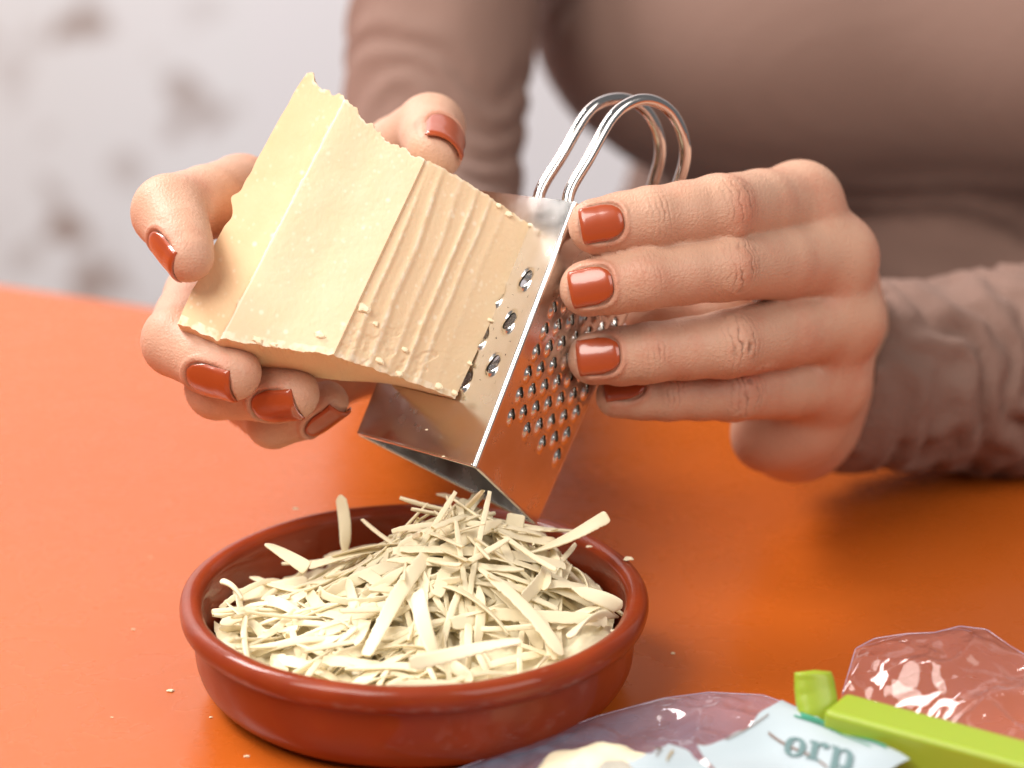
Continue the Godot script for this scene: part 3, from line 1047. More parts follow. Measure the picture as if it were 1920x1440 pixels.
func build_dish() -> void:
	var pr := PackedVector2Array([Vector2(0, 0.4), Vector2(37, 0.3), Vector2(39.5, 0.0), Vector2(42.0, 0.3), Vector2(44.2, 1.0), Vector2(47.2, 2.9), Vector2(49.3, 5.6), Vector2(50.4, 8.6), Vector2(50.9, 12.0), Vector2(51.1, 15.6), Vector2(51.2, 17.0), Vector2(51.4, 17.7), Vector2(52.3, 18.2), Vector2(53.4, 19.1), Vector2(54.0, 20.4), Vector2(54.1, 21.8), Vector2(53.6, 23.1), Vector2(52.5, 24.0), Vector2(51.2, 24.2), Vector2(49.9, 23.8), Vector2(49.0, 22.8), Vector2(48.5, 21.2), Vector2(48.2, 18.0), Vector2(47.8, 12.5), Vector2(46.4, 8.0), Vector2(43.0, 5.0), Vector2(36.0, 3.4), Vector2(20.0, 3.0), Vector2(0.0, 3.0)])
	var cv := Curve2D.new()
	for i in pr.size():
		var tn := (pr[mini(i + 1, pr.size() - 1)] - pr[maxi(i - 1, 0)]) / 6.0
		var l0 := (pr[i] - pr[maxi(i - 1, 0)]).length()
		var l1 := (pr[mini(i + 1, pr.size() - 1)] - pr[i]).length()
		tn = tn.limit_length(minf(l0, l1) * 0.34) if i > 0 and i < pr.size() - 1 else tn * 0.2
		cv.add_point(pr[i], -tn, tn)
	cv.bake_interval = 0.6
	var pts := cv.get_baked_points()
	var m := pts.size() - 1
	var wob := noise(FastNoiseLite.TYPE_SIMPLEX_SMOOTH, 30.0, 2, 61)
	var fleck := noise(FastNoiseLite.TYPE_SIMPLEX, 420.0, 3, 62)
	var band := noise(FastNoiseLite.TYPE_SIMPLEX, 60.0, 3, 63)
	var pit := noise(FastNoiseLite.TYPE_CELLULAR, 330.0, 1, 64)
	pit.cellular_return_type = FastNoiseLite.RETURN_DISTANCE
	var place := func(a: float, b: float) -> Vector3:
		var q := pts[int(round(b * m))]
		var an := -a * TAU
		var p := Vector3(cos(an) * q.x, q.y, sin(an) * q.x) * 0.001
		var k := 1.0 + 0.006 * wob.get_noise_3d(p.x, p.y * 2.0, p.z)
		return Vector3(p.x * k, p.y + 0.00025 * wob.get_noise_3d(p.x * 0.8, 0.5, p.z) * q.y / 26.0, p.z * k)
	var clay := Color(0.245, 0.036, 0.010)
	var mb := Mb.new()
	mb.grid(220, m, place, func(a, b):
		var p: Vector3 = place.call(a, b)
		var q := pts[int(round(b * m))]
		var c := clay * (1.0 + 0.16 * wob.get_noise_3dv(p * 2.0))
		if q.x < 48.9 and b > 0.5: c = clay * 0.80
		# worn glaze under the lip
		var under := smoothstep(17.6, 18.6, q.y) * smoothstep(21.0, 19.7, q.y) if q.x > 50.0 else 0.0
		var worn := under * smoothstep(-0.05, 0.35, band.get_noise_3dv(p)) * smoothstep(-0.1, 0.45, fleck.get_noise_3dv(p) + 0.15)
		c = c.lerp(Color(0.30, 0.135, 0.10), worn * 0.75)
		var dot := smoothstep(-0.93, -0.965, pit.get_noise_3dv(p)) * smoothstep(0.1, 0.3, band.get_noise_3dv(p * 3.0))
		c = c.lerp(Color(0.55, 0.40, 0.30), dot * 0.5)
		return Color(c.r, c.g, c.b), true)
	var glaze := mat("glazed_terracotta", Color.WHITE, 0.45, 0.25)
	glaze.vertex_color_use_as_albedo = true
	glaze.clearcoat_enabled = true
	glaze.clearcoat = 0.5
	glaze.clearcoat_roughness = 0.07
	glaze.heightmap_enabled = true
	glaze.heightmap_texture = noise_tex(noise(FastNoiseLite.TYPE_SIMPLEX_SMOOTH, 0.02, 3, 65), 256)
	glaze.heightmap_scale = 0.012
	glaze.uv1_triplanar = true
	glaze.uv1_scale = Vector3.ONE * 25.0
	var o := put("terracotta_dish", mb.mesh(), glaze)
	o.position = dish_at
	tag(o, "shallow round glazed terracotta dish holding the heap of grated cheese", "dish")


func heap(x: float, z: float) -> float:   # height of the grated heap above the table, metres, in dish axes
	var r := Vector2(x, z).length()
	var a := Vector2(x - 0.012, z + 0.010)
	var y := 0.0148 + 0.0210 * exp(-a.length_squared() / (2.0 * 0.0185 * 0.0185)) + 0.0035 * exp(-Vector2(x + 0.02, z - 0.008).length_squared() / 0.0008)
	y -= 0.0010 * smoothstep(0.004, 0.030, -z - x * 0.45)
	return y + 0.004 * smoothstep(0.034, 0.046, r) * (1.0 if z > 0.0 else 0.2)


func shred_mesh(len: float, wid: float, th: float, curl: float, sd: int) -> ArrayMesh:
	var ed := noise(FastNoiseLite.TYPE_SIMPLEX, 900.0, 3, sd)
	var n := 54
	# centre line: an arc of total turn curl
	var mid := PackedVector3Array()
	var p := Vector3.ZERO
	for i in n + 1:
		mid.append(p)
		var an := curl * (float(i) / n - 0.5) * (1.0 + 0.5 * sin(sd + 3.0 * i / n))
		p += Vector3(cos(an), -sin(an), 0.10 * sin(sd * 1.7 + 4.0 * i / n)) * len / n
	var ce := mid[n / 2]
	var twist := 1.6 * sin(sd * 2.3)
	var ends := 0.22 if sd % 3 == 0 else 0.70
	var mb := Mb.new()
	mb.grid(10, n, func(a, b):
		var k := int(round(b * n))
		var t := (mid[mini(k + 1, n)] - mid[maxi(k - 1, 0)]).normalized()
		var up := Vector3(0, 1, 0)
		up = (up - t * up.dot(t)).normalized().rotated(t, twist * (b - 0.5))
		var side := t.cross(up)
		var w := wid * 0.5 * minf(1.0, ends + 2.2 * pow(minf(b * 1.2, (1.0 - b) * 3.4), 0.8))
		var an: float = a * TAU
		var e := cos(an)
		var jit := clampf((len - 0.010) / 0.026, 0.15, 1.0) * (ed.get_noise_2d(b * len, 3.0 + signf(e)) * wid * (0.10 if e > 0.0 else 0.04) + ed.get_noise_2d(b * len * 2.5, 9.0 + signf(e)) * wid * (0.08 if e > 0.0 else 0.02))
		var x := signf(e) * pow(absf(e), 0.6) * (w + jit * absf(e))
		var cup := 0.22 * e * e * wid * 0.25
		return mid[k] - ce + side * x + up * (sin(an) * th * 0.5 * (0.5 + 0.5 * minf(1.0, w / wid * 2.0)) + cup), null, true)
	return mb.mesh()


func build_grated() -> void:
	var rng := RandomNumberGenerator.new()
	rng.seed = 2024
	var m: StandardMaterial3D = mats.shred
	# the packed core of the heap
	var lump := noise(FastNoiseLite.TYPE_SIMPLEX, 260.0, 3, 71)
	var core := Mb.new()
	core.grid(120, 40, func(a, b):
		var an: float = -a * TAU
		var r: float = (1.0 - b) * 0.0462
		var x := cos(an) * r
		var z := sin(an) * r
		return Vector3(x, heap(x, z) - 0.0030 + 0.0012 * lump.get_noise_2d(x, z), z), null, true)
	core.grid(120, 6, func(a, b):
		var an: float = -a * TAU
		var r: float = 0.0350 + 0.0112 * b
		var x := cos(an) * r
		var z := sin(an) * r
		return Vector3(x, lerpf(0.0045, heap(x, z) - 0.0030 + 0.0012 * lump.get_noise_2d(x, z), b), z), null, true)
	var o := put("grated_cheese", core.mesh(), m)
	o.position = dish_at
	tag(o, "packed pale grated cheese filling the terracotta dish under the loose shreds", "cheese", "", "stuff")
	var kinds: Array[Mesh] = []
	var lens: Array[float] = []
	for k in 20:
		var sl := rng.randf_range(0.016, 0.044)
		lens.append(sl)
		kinds.append(shred_mesh(sl, rng.randf_range(0.0012, 0.0034), rng.randf_range(0.0005, 0.0010), rng.randf_range(-0.5, 1.0) if k % 3 else rng.randf_range(1.2, 2.6), 100 + k))
	var proto: MeshInstance3D = null
	var n := 0
	var tries := 0
	while n < 290:
		var an := rng.randf() * TAU
		var r := 0.0425 * sqrt(rng.randf())
		var x := cos(an) * r
		var z := sin(an) * r
		var e := 0.002
		var nr := Vector3(heap(x - e, z) - heap(x + e, z), 2.0 * e, heap(x, z - e) - heap(x, z + e)).normalized()
		var outw := Vector3(x - 0.010, 0, z + 0.009).normalized()
		var along := outw.rotated(Vector3.UP, rng.randfn(0.0, 0.75))
		along = (along - nr * along.dot(nr)).normalized()
		nr = nr.rotated(along, rng.randfn(0.0, 0.45))
		var bs := Basis(along, nr, along.cross(nr)).rotated(along.cross(nr), rng.randfn(0.0, 0.20))
		var at := Vector3(x, heap(x, z) + rng.randf_range(-0.0012, 0.0022), z)
		var hl := lens[n % lens.size()] * 0.48
		var reach: float = Vector2(at.x + along.x * hl, at.z + along.z * hl).length()
		var reach2: float = Vector2(at.x - along.x * hl, at.z - along.z * hl).length()
		if maxf(reach, reach2) > 0.0462:
			tries += 1
			if tries % 12 == 0: n += 1
			continue
		var s: MeshInstance3D
		if proto == null:
			proto = put("cheese_shred", kinds[0], m)
			s = proto
			tag(s, "pale yellow cheese shred lying loose on the heap in the dish", "cheese shred", "grated cheese shreds heaped in the dish")
		else:
			s = proto.duplicate()
			s.name = numbered("cheese_shred")
			add_child(s)
		s.mesh = kinds[n % kinds.size()]
		s.transform = Transform3D(bs, dish_at + at)
		n += 1
	# the shreds one can tell apart
	var own := [
		["tall pale cheese shred standing upright against the back wall of the dish", Vector3(-0.03965, 0.02051, -0.03404), Vector3(-0.04044, 0.03449, -0.037), 0.0030, 0.25, Vector3(0.19518, 0.42548, 0.88367)],
		["long thin cheese shred pointing out over the right rim of the dish", Vector3(0.00373, 0.02842, -0.01563), Vector3(0.02257, 0.03643, -0.01642), 0.0032, -0.35, Vector3(0.0995, 0.95222, 0.28876)],
		["curved cheese shred with its pale tip raised on top of the heap", Vector3(-0.02428, 0.03237, -0.00643), Vector3(-0.01254, 0.03828, -0.01071), 0.0036, -0.75, Vector3(-0.212, 0.85142, 0.47973)],
		["long straight cheese shred lying level across the top of the heap", Vector3(-0.02796, 0.03337, -0.00041), Vector3(0.00219, 0.0312, -0.00174), 0.0026, 0.15, Vector3(0, 0.93605, 0.35186)],
		["long wide cheese shred running down the front from the top of the heap", Vector3(-0.01736, 0.03683, -0.00592), Vector3(-0.03314, 0.02238, 0.02275), 0.0036, 0.5, Vector3(0.30943, 0.82847, 0.46679)],
		["flat pale cheese shred with a rolled end beside the front rim", Vector3(-0.02209, 0.02496, 0.03458), Vector3(0.0014, 0.02677, 0.02966), 0.0034, -0.15, Vector3(-0.0995, 0.83328, 0.54383)],
		["broad ragged cheese shred sloping down towards the right of the dish", Vector3(-0.00665, 0.03348, 0.00381), Vector3(0.01215, 0.02069, 0.01911), 0.0036, 0.35, Vector3(0.30943, 0.89011, 0.33459)],
		["pale cheese shred leaning on the back left wall of the dish", Vector3(-0.05754, 0.02895, -0.02008), Vector3(-0.04789, 0.02584, -0.01469), 0.0036, 0.3, Vector3(0.212, 0.91477, 0.34386)],
		["small cheese shred bending up at the left edge of the heap", Vector3(-0.06646, 0.02753, -0.00467), Vector3(-0.06156, 0.02501, 0.00051), 0.0016, 0.9, Vector3(0.50252, 0.83297, 0.23159)],
		["short stubby cheese shred standing below the tip of the grater", Vector3(-0.00438, 0.02742, -0.01953), Vector3(-0.0069, 0.03571, -0.02467), 0.0040, 0.2, Vector3(-0.10483, 0.6182, 0.779)],
		["wide cheese shred standing in front of the open end of the grater", Vector3(-0.00125, 0.02645, -0.01704), Vector3(0.00062, 0.03642, -0.02067), 0.0044, 0.2, Vector3(0.10783, 0.53459, 0.8382)],
		["broad pale cheese shred lying down the middle of the heap's front", Vector3(-0.02174, 0.03162, 0.013), Vector3(-0.01783, 0.02383, 0.02861), 0.0038, 0.3, Vector3(0, 0.90631, 0.42262)],
		["bent cheese shred lying against the right inner wall of the dish", Vector3(0.01398, 0.02788, 0.00159), Vector3(0.02492, 0.02332, 0.00325), 0.0036, 0.8, Vector3(-0.30305, 0.75101, 0.58664)]]
	var k := 0
	for d in own:
		var a: Vector3 = d[1]
		var b: Vector3 = d[2]
		var s := put("cheese_shred", shred_mesh((b - a).length() * 1.04, d[3], 0.0010, d[4], 300 + k), m)
		var along := (b - a).normalized()
		var up: Vector3 = d[5]
		up = (up - along * up.dot(along)).normalized()
		s.transform = Transform3D(Basis(along, up, along.cross(up)), (a + b) * 0.5)
		tag(s, d[0], "cheese shred", "grated cheese shreds heaped in the dish")
		k += 1
	# crumbs
	var spots := [["pale cheese crumb sitting on the right rim of the dish", Vector3(0.0274, 0.0245, -0.02221), 0.0012], ["small pale cheese crumb on the left rim of the dish", Vector3(-0.053, 0.0245, -0.05323), 0.0007], ["small pale cheese crumb on the front left rim of the dish", Vector3(-0.04181, 0.0226, 0.03608), 0.0008], ["small pale cheese crumb on the front rim of the dish", Vector3(-0.0338, 0.0236, 0.03818), 0.0007], ["small pale cheese crumb on the right front rim of the dish", Vector3(0.02269, 0.0235, 0.01613), 0.0007], ["small pale cheese crumb at the far right of the dish rim", Vector3(0.01828, 0.0245, -0.02957), 0.0006]]
	for q in [[Vector3(-0.07919, 0.0002, -0.0015), 0.0007], [Vector3(-0.05876, 0.0002, 0.03174), 0.0005], [Vector3(-0.09186, 0.0002, -0.03551), 0.0004], [Vector3(0.03839, 0.0002, -0.02184), 0.0005], [Vector3(-0.09108, 0.0002, 0.01238), 0.0003], [Vector3(-0.06861, 0.0002, 0.01238), 0.0004], [Vector3(-0.09269, 0.0002, -0.07962), 0.0003]]:
		spots.append(["tiny pale cheese crumb fallen on the orange table around the dish", q[0], q[1]])
	for q in [[Vector3(0.01, 0.10241, -0.04597), 0.0009], [Vector3(0.00653, 0.09757, -0.04772), 0.0006], [Vector3(0.0054, 0.09544, -0.04694), 0.0007], [Vector3(0.00316, 0.09966, -0.0538), 0.0006], [Vector3(-0.01576, 0.05247, -0.01694), 0.0004], [Vector3(-0.01983, 0.05666, -0.02325), 0.0004]]:
		spots.append(["tiny crumb of cheese stuck to the steel face of the grater", q[0], q[1]])
	for c in spots:
		var s := put("cheese_crumb", flake_mesh(c[2], rng), m)
		s.transform = Transform3D(Basis(Vector3.RIGHT, Vector3.FORWARD, Vector3.UP), c[1])
		tag(s, c[0], "crumb", "cheese crumbs scattered round the dish")


# ------------------------------------------------------------------ bag and clip
func build_bag() -> void:
	var film := mat("clear_film", Color(0.78, 0.80, 0.95, 0.03), 0.05, 0.5)
	film.transparency = BaseMaterial3D.TRANSPARENCY_ALPHA
	var edge := mat("film_edge", Color(0.72, 0.70, 0.82, 0.30), 0.15, 0.5)
	edge.transparency = BaseMaterial3D.TRANSPARENCY_ALPHA
	var bag := thing("plastic_bag")
	tag(bag, "crumpled clear plastic bag with white printed label, closed by the green clip", "bag")
	var back := PackedVector3Array([Vector3(-0.02988, 0.001, 0.05138), Vector3(-0.01161, 0.003, 0.04332), Vector3(0.00471, 0.005, 0.03344), Vector3(0.01901, 0.007, 0.02561), Vector3(0.03419, 0.008, 0.01848), Vector3(0.04442, 0.009, 0.01753), Vector3(0.05613, 0.01, 0.02096), Vector3(0.06421, 0.011, 0.03027), Vector3(0.0696, 0.012, 0.04658)])
	var bc := Curve3D.new()
	for p in back: bc.add_point(p)
	var L := bc.get_baked_length()
	var cr := noise(FastNoiseLite.TYPE_SIMPLEX_SMOOTH, 30.0, 1, 81)
	var cr2 := noise(FastNoiseLite.TYPE_SIMPLEX, 75.0, 2, 82)
	var toward := Vector3(0.18, 0, 1.0).normalized()
	var skin_at := func(u: float, v: float) -> Vector3:
		var p := bc.sample_baked(u * L)
		var q := p + toward * 0.085 * v
		var lift := 0.0036 * pow(sin(clampf(v, 0.0, 1.0) * PI), 0.7) * smoothstep(0.0, 0.2, u)
		q.y = p.y * (1.0 - v * 0.4) + lift
		var fold := 0.5 - absf(cr.get_noise_3d(q.x, 0.0, q.z))
		q.y += (fold - 0.35) * 0.0046 * smoothstep(0.0, 0.12, v) + cr2.get_noise_3d(q.x, 0.1, q.z) * 0.0019 * smoothstep(0.0, 0.06, v)
		q.y = maxf(q.y, 0.0022)
		return q
	var mb := Mb.new()
	mb.grid(150, 90, func(a, b): return skin_at.call(a, 1.0 - b))
	var sheen_film := mat("painted_sheen_film", Color(0.56, 0.64, 0.76, 0.27), 0.07, 0.6)  # grey-blue tint painted in for the bright reflection on the film
	sheen_film.transparency = BaseMaterial3D.TRANSPARENCY_ALPHA
	put("front_film", mb.mesh(), sheen_film, bag)
	var lower := Mb.new()
	lower.grid(60, 30, func(a, b):
		var q: Vector3 = skin_at.call(a, 1.0 - b)
		q.y = lerpf(bc.sample_baked(a * L).y - 0.0006, 0.0012, smoothstep(0.0, 0.3, 1.0 - b)) + 0.0003 * cr.get_noise_3d(q.x * 2.0, 0.7, q.z * 2.0)
		return q)
	put("back_film", lower.mesh(), film, bag)
	# the loose mouth of the bag beyond the clip
	var e0 := Vector3(0.07156, 0.013, 0.03828)
	var e1 := Vector3(0.13255, 0.013, 0.06826)
	var ridge := PackedVector3Array([Vector3(0.07312, 0.014, 0.0284), Vector3(0.07792, 0.016, 0.00934), Vector3(0.08232, 0.018, 0.00821), Vector3(0.08928, 0.02, 0.00995), Vector3(0.09529, 0.021, 0.01155), Vector3(0.10119, 0.022, 0.01028), Vector3(0.10696, 0.022, 0.01201), Vector3(0.11174, 0.02, 0.01679), Vector3(0.11634, 0.019, 0.02192), Vector3(0.13308, 0.017, 0.03459)])
	var rc := Curve3D.new()
	for i in ridge.size():
		var tn := (ridge[mini(i + 1, ridge.size() - 1)] - ridge[maxi(i - 1, 0)]) / 6.0
		rc.add_point(ridge[i], -tn, tn)
	var RL := rc.get_baked_length()
	var flap := func(u: float, v: float, side: float) -> Vector3:
		var a := e0.lerp(e1, u)
		var b := rc.sample_baked(u * RL)
		var q := a.lerp(b, v)
		var puff := sin(v * PI)
		var w := q * Vector3(1.0, 0.6, 1.0) + Vector3(side, 0, 0)
		var fold := 0.45 - absf(cr.get_noise_3dv(w * 1.0)) * 1.6
		var fold2 := 0.4 - absf(cr2.get_noise_3dv(w * 0.8))
		q.y += puff * (side * 0.0045 + fold * 0.0055 + fold2 * 0.0022)
		q.z += puff * (fold * 0.003 * side)
		return q
	for side in [1.0, -1.0]:
		var fm := Mb.new()
		fm.grid(130, 80, func(a, b): return flap.call(a, b, side))
		put("mouth_film", fm.mesh(), film, bag)
	# the welded edges of the film
	for ed in [[bc, -0.0002], [rc, 0.0]]:
		var ep := PackedVector3Array()
		var cu: Curve3D = ed[0]
		for i in 90:
			ep.append(cu.sample_baked(cu.get_baked_length() * i / 89.0))
		var em := Mb.new()
		em.tube(ep, 0.00016, 8)
		put("film_edge", em.mesh(), edge, bag)
	# printed label under the film
	var paper := mat("label_white", lin(0.45, 0.53, 0.57), 0.35, 0.4)
	var plabel := func(u: float, v: float, up: float) -> Vector3:   # local frame of the bag's front: metres along and towards
		var q: Vector3 = skin_at.call(u, v)
		q.y += up - 0.0007
		return q
	var tear := noise(FastNoiseLite.TYPE_SIMPLEX_SMOOTH, 1.6, 1, 84)
	# print on the label
	var inks := [mat("teal_ink", lin(0.15, 0.25, 0.26), 0.6), mat("green_ink", lin(0.05, 0.30, 0.20), 0.6), mat("brown_ink", lin(0.20, 0.13, 0.10), 0.6), mat("ochre_ink", lin(0.40, 0.26, 0.07), 0.6)]
	var font := SystemFont.new()
	font.font_names = PackedStringArray(["Droid Serif"])
	font.font_weight = 700
	var word := TextMesh.new()
	word.text = "orp"
	word.font = font
	word.font_size = 64
	word.pixel_size = 0.01
	word.depth = 0.02
	word.curve_step = 0.5
	var arr := word.surface_get_arrays(0)
	var tv: PackedVector3Array = arr[Mesh.ARRAY_VERTEX]
	var lo := Vector3(1e9, 1e9, 1e9)
	var hi := -lo
	for p in tv:
		lo = lo.min(p)
		hi = hi.max(p)
	var t0 := Vector3(0.059, 0.014, 0.05005)
	var tx := (Vector3(0.07211, 0.014, 0.06222)) - t0
	var ty := (Vector3(0.0569, 0.014, 0.05879)) - t0
	var surf := func(x: float, z: float, up: float) -> Vector3:
		# the label bows gently over what the bag holds
		return Vector3(x, 0.0136 + 0.0030 * tear.get_noise_2d(x * 22.0, z * 22.0) + up, z)
	var outv := PackedVector3Array()
	for p in tv:
		var q := (p - lo) / (hi - lo)
		var g := t0 + tx * q.x + ty * (1.0 - q.y)
		outv.append(surf.call(g.x, g.z, 0.0009 + 0.0001 * q.z))
	arr[Mesh.ARRAY_VERTEX] = outv
	var nrms := PackedVector3Array()
	nrms.resize(outv.size())
	nrms.fill(Vector3.UP)
	arr[Mesh.ARRAY_NORMAL] = nrms
	arr[Mesh.ARRAY_TANGENT] = null
	var wm := ArrayMesh.new()
	wm.add_surface_from_arrays(Mesh.PRIMITIVE_TRIANGLES, arr)
	put("lettering", wm, inks[0], bag)
	for st in [[Vector3(0.05508, 0.012, 0.04835), Vector3(0.06125, 0.012, 0.05636), Vector3(0.06606, 0.012, 0.06514), 0.0005, 2], [Vector3(0.06242, 0.012, 0.04326), Vector3(0.07104, 0.012, 0.04937), Vector3(0.07894, 0.012, 0.06029), 0.0010, 1], [Vector3(0.06099, 0.012, 0.04377), Vector3(0.06875, 0.012, 0.04937), Vector3(0.07556, 0.012, 0.06029), 0.0004, 1], [Vector3(0.0457, 0.012, 0.05138), Vector3(0.05175, 0.012, 0.04683), Vector3(0.05553, 0.012, 0.04274), 0.0002, 2], [Vector3(0.02786, 0.012, 0.05734), Vector3(0.03004, 0.012, 0.05685), Vector3(0.03171, 0.012, 0.05734), 0.0006, 2], [Vector3(0.03171, 0.012, 0.05734), Vector3(0.03117, 0.012, 0.05931), Vector3(0.03038, 0.012, 0.06175), 0.0005, 2], [Vector3(0.03418, 0.012, 0.05784), Vector3(0.0334, 0.012, 0.0598), Vector3(0.03259, 0.012, 0.06272), 0.0006, 3]]:
		var sb := Mb.new()
		sb.grid(1, 24, func(a, b):
			var p: Vector3 = (st[0] as Vector3) * (1.0 - b) * (1.0 - b) + (st[1] as Vector3) * 2.0 * b * (1.0 - b) + (st[2] as Vector3) * b * b
			return surf.call(p.x, p.z + (a - 0.5) * 2.0 * st[3], 0.0009))
		put("printed_stripe", sb.mesh(), inks[st[4]], bag)
	for lq in [[Vector3(0.0398, 0.0136, 0.05403), Vector3(0.05937, 0.0136, 0.03504), Vector3(0.05161, 0.0136, 0.09135), Vector3(0.083, 0.0136, 0.06339)], [Vector3(0.02469, 0.0136, 0.06291), Vector3(0.03378, 0.0136, 0.05153), Vector3(0.02944, 0.0136, 0.08229), Vector3(0.04882, 0.0136, 0.07061)]]:
		var lab := Mb.new()
		lab.grid(60, 60, func(a, b):
			var f: float = 1.0 - b
			var e: float = 0.0014 * tear.get_noise_2d(a * 2.0, 3.0) * (1.0 - f) + 0.004 * sin(a * PI) * (1.0 - f)
			var p: Vector3 = (lq[0] as Vector3).lerp(lq[1], a).lerp((lq[2] as Vector3).lerp(lq[3], a), f)
			p.x += 0.001 * tear.get_noise_2d(f * 2.0, 8.0)
			return surf.call(p.x, p.z + e, 0.0006))
		put("label", lab.mesh(), paper, bag)
	# something pale inside the bag
	var lumpn := noise(FastNoiseLite.TYPE_SIMPLEX_SMOOTH, 90.0, 2, 86)
	var ch := Mb.new()
	ch.grid(40, 24, func(a, b):
		var th: float = -a * TAU
		var ph: float = (b - 0.5) * PI
		var p := Vector3(cos(ph) * cos(th) * 0.0125, sin(ph) * 0.0042, cos(ph) * sin(th) * 0.010)
		return p * (1.0 + 0.25 * lumpn.get_noise_3dv(p)), null, true)
	var c := put("cheese_piece", ch.mesh(), mats.shred)
	c.position = Vector3(0.01837, 0.006, 0.05013)
	c.position.y = 0.0058
	tag(c, "cream coloured piece of cheese showing through the clear plastic bag", "cheese")

	# the clip
	var green := mat("green_plastic", lin(0.31, 0.42, 0.030), 0.36, 0.5)
	green.subsurf_scatter_enabled = true
	green.subsurf_scatter_strength = 0.08
	var clip := thing("bag_clip")
	tag(clip, "bright lime green plastic bag clip lying across the neck of the bag", "clip")
	var n0 := Vector3(0.06654, 0.02, 0.04911)
	var n1 := Vector3(0.10555, 0.02, 0.07439)
	var f0 := Vector3(0.07286, 0.02, 0.03999)
	var along := (n1 - n0).normalized()
	var depth := f0 - n0
	depth = (depth - along * depth.dot(along))
	var dep := depth.length()
	var dd := depth.normalized()
	var len := 0.105
	put("jaw", rounded_bar(n0, along, dd, len, dep, 0.0112, 0.0014), green, clip)
	put("jaw", rounded_bar(n0 + Vector3(0, -0.0140, 0) + dd * 0.001, along, dd, len * 0.98, dep * 0.8, 0.0048, 0.001), green, clip)
	# upright hinge tab at the end
	var tab := Mb.new()
	var spine := [Vector3(0.06795, 0.00954, 0.04551), Vector3(0.06731, 0.01278, 0.0438), Vector3(0.06644, 0.01669, 0.04185), Vector3(0.06608, 0.01994, 0.0396), Vector3(0.06578, 0.02277, 0.03804), Vector3(0.06578, 0.02407, 0.03756)]
	var wide := [0.0056, 0.0064, 0.0080, 0.0092, 0.0090, 0.0082]
	var across := Vector3(0.84185, 0.40233, -0.35974)
	var tcv := Curve3D.new()
	for i in spine.size():
		var tg: Vector3 = ((spine[mini(i + 1, 5)] as Vector3) - spine[maxi(i - 1, 0)]) / 6.0
		tcv.add_point(spine[i], -tg, tg)
	var tl := tcv.get_baked_length()
	tab.grid(36, 30, func(a, b):
		var p := tcv.sample_baked(b * tl)
		var tg := (tcv.sample_baked(minf(b + 0.02, 1.0) * tl) - tcv.sample_baked(maxf(b - 0.02, 0.0) * tl)).normalized()
		var ac := (across - tg * across.dot(tg)).normalized()
		var nb := tg.cross(ac)
		var k: float = b * 5.0
		var w: float = lerpf(wide[int(k)], wide[mini(int(k) + 1, 5)], k - int(k)) * 0.5
		var end := sqrt(maxf(0.0, 1.0 - pow(maxf(0.0, (b - 0.93) / 0.07), 2.0)))
		var an: float = a * TAU
		var x := signf(cos(an)) * pow(absf(cos(an)), 0.45) * (w - 0.0006 + 0.0006 * end)
		var y := signf(sin(an)) * pow(absf(sin(an)), 0.45) * 0.0011 * end
		if b >= 0.999: x *= 0.02
		return p + ac * x + nb * y + nb * 0.0012 * pow(x / w, 2.0), null, true)
	put("hinge_tab", tab.mesh(), green, clip)


func rounded_bar(c: Vector3, along: Vector3, dd: Vector3, len: float, dep: float, hgt: float, r: float) -> ArrayMesh:
	# c: the near upper corner at the start; the bar goes along, back by dep and down by hgt, with edges rounded by r
	var up := along.cross(dd).normalized()
	if up.y < 0: up = -up
	var prof := []
	for q in 4:
		for s in 7:
			var an := PI * 0.5 * (q + s / 6.0)
			var o := Vector2(cos(an), sin(an)) * r
			var k: Vector2 = [Vector2(dep - r, -r), Vector2(r, -r), Vector2(r, -hgt + r), Vector2(dep - r, -hgt + r)][q]
			prof.append(k + o)
	prof.append(prof[0])
	var mb := Mb.new()
	var n := prof.size() - 1
	var ce := Vector2(dep * 0.5, -hgt * 0.5)
	var place := func(a: float, x: float, shrink: float) -> Vector3:
		var q: Vector2 = prof[int(round(a * n))]
		var d := (q - ce)
		q = ce + d - d.normalized() * shrink
		return c + along * x + dd * q.x + up * q.y
	mb.grid(n, 14, func(a, b):
		var k: float = b * 14.0
		if k <= 6.0:
			var an := PI * 0.5 * k / 6.0
			return place.call(a, r - r * cos(an), r - r * sin(an))
		if k >= 8.0:
			var an := PI * 0.5 * (14.0 - k) / 6.0
			return place.call(a, len - r + r * cos(an), r - r * sin(an))
		return place.call(a, len * 0.5, 0.0), null, true)
	for i in n:
		var a0: Vector3 = place.call(float(i) / n, 0.0, r)
		var a1: Vector3 = place.call(float(i + 1) / n, 0.0, r)
		mb.tri(c + dd * ce.x + up * ce.y, a0, a1)
		a0 = place.call(float(i) / n, len, r)
		a1 = place.call(float(i + 1) / n, len, r)
		mb.tri(c + along * len + dd * ce.x + up * ce.y, a1, a0)
	return mb.mesh()


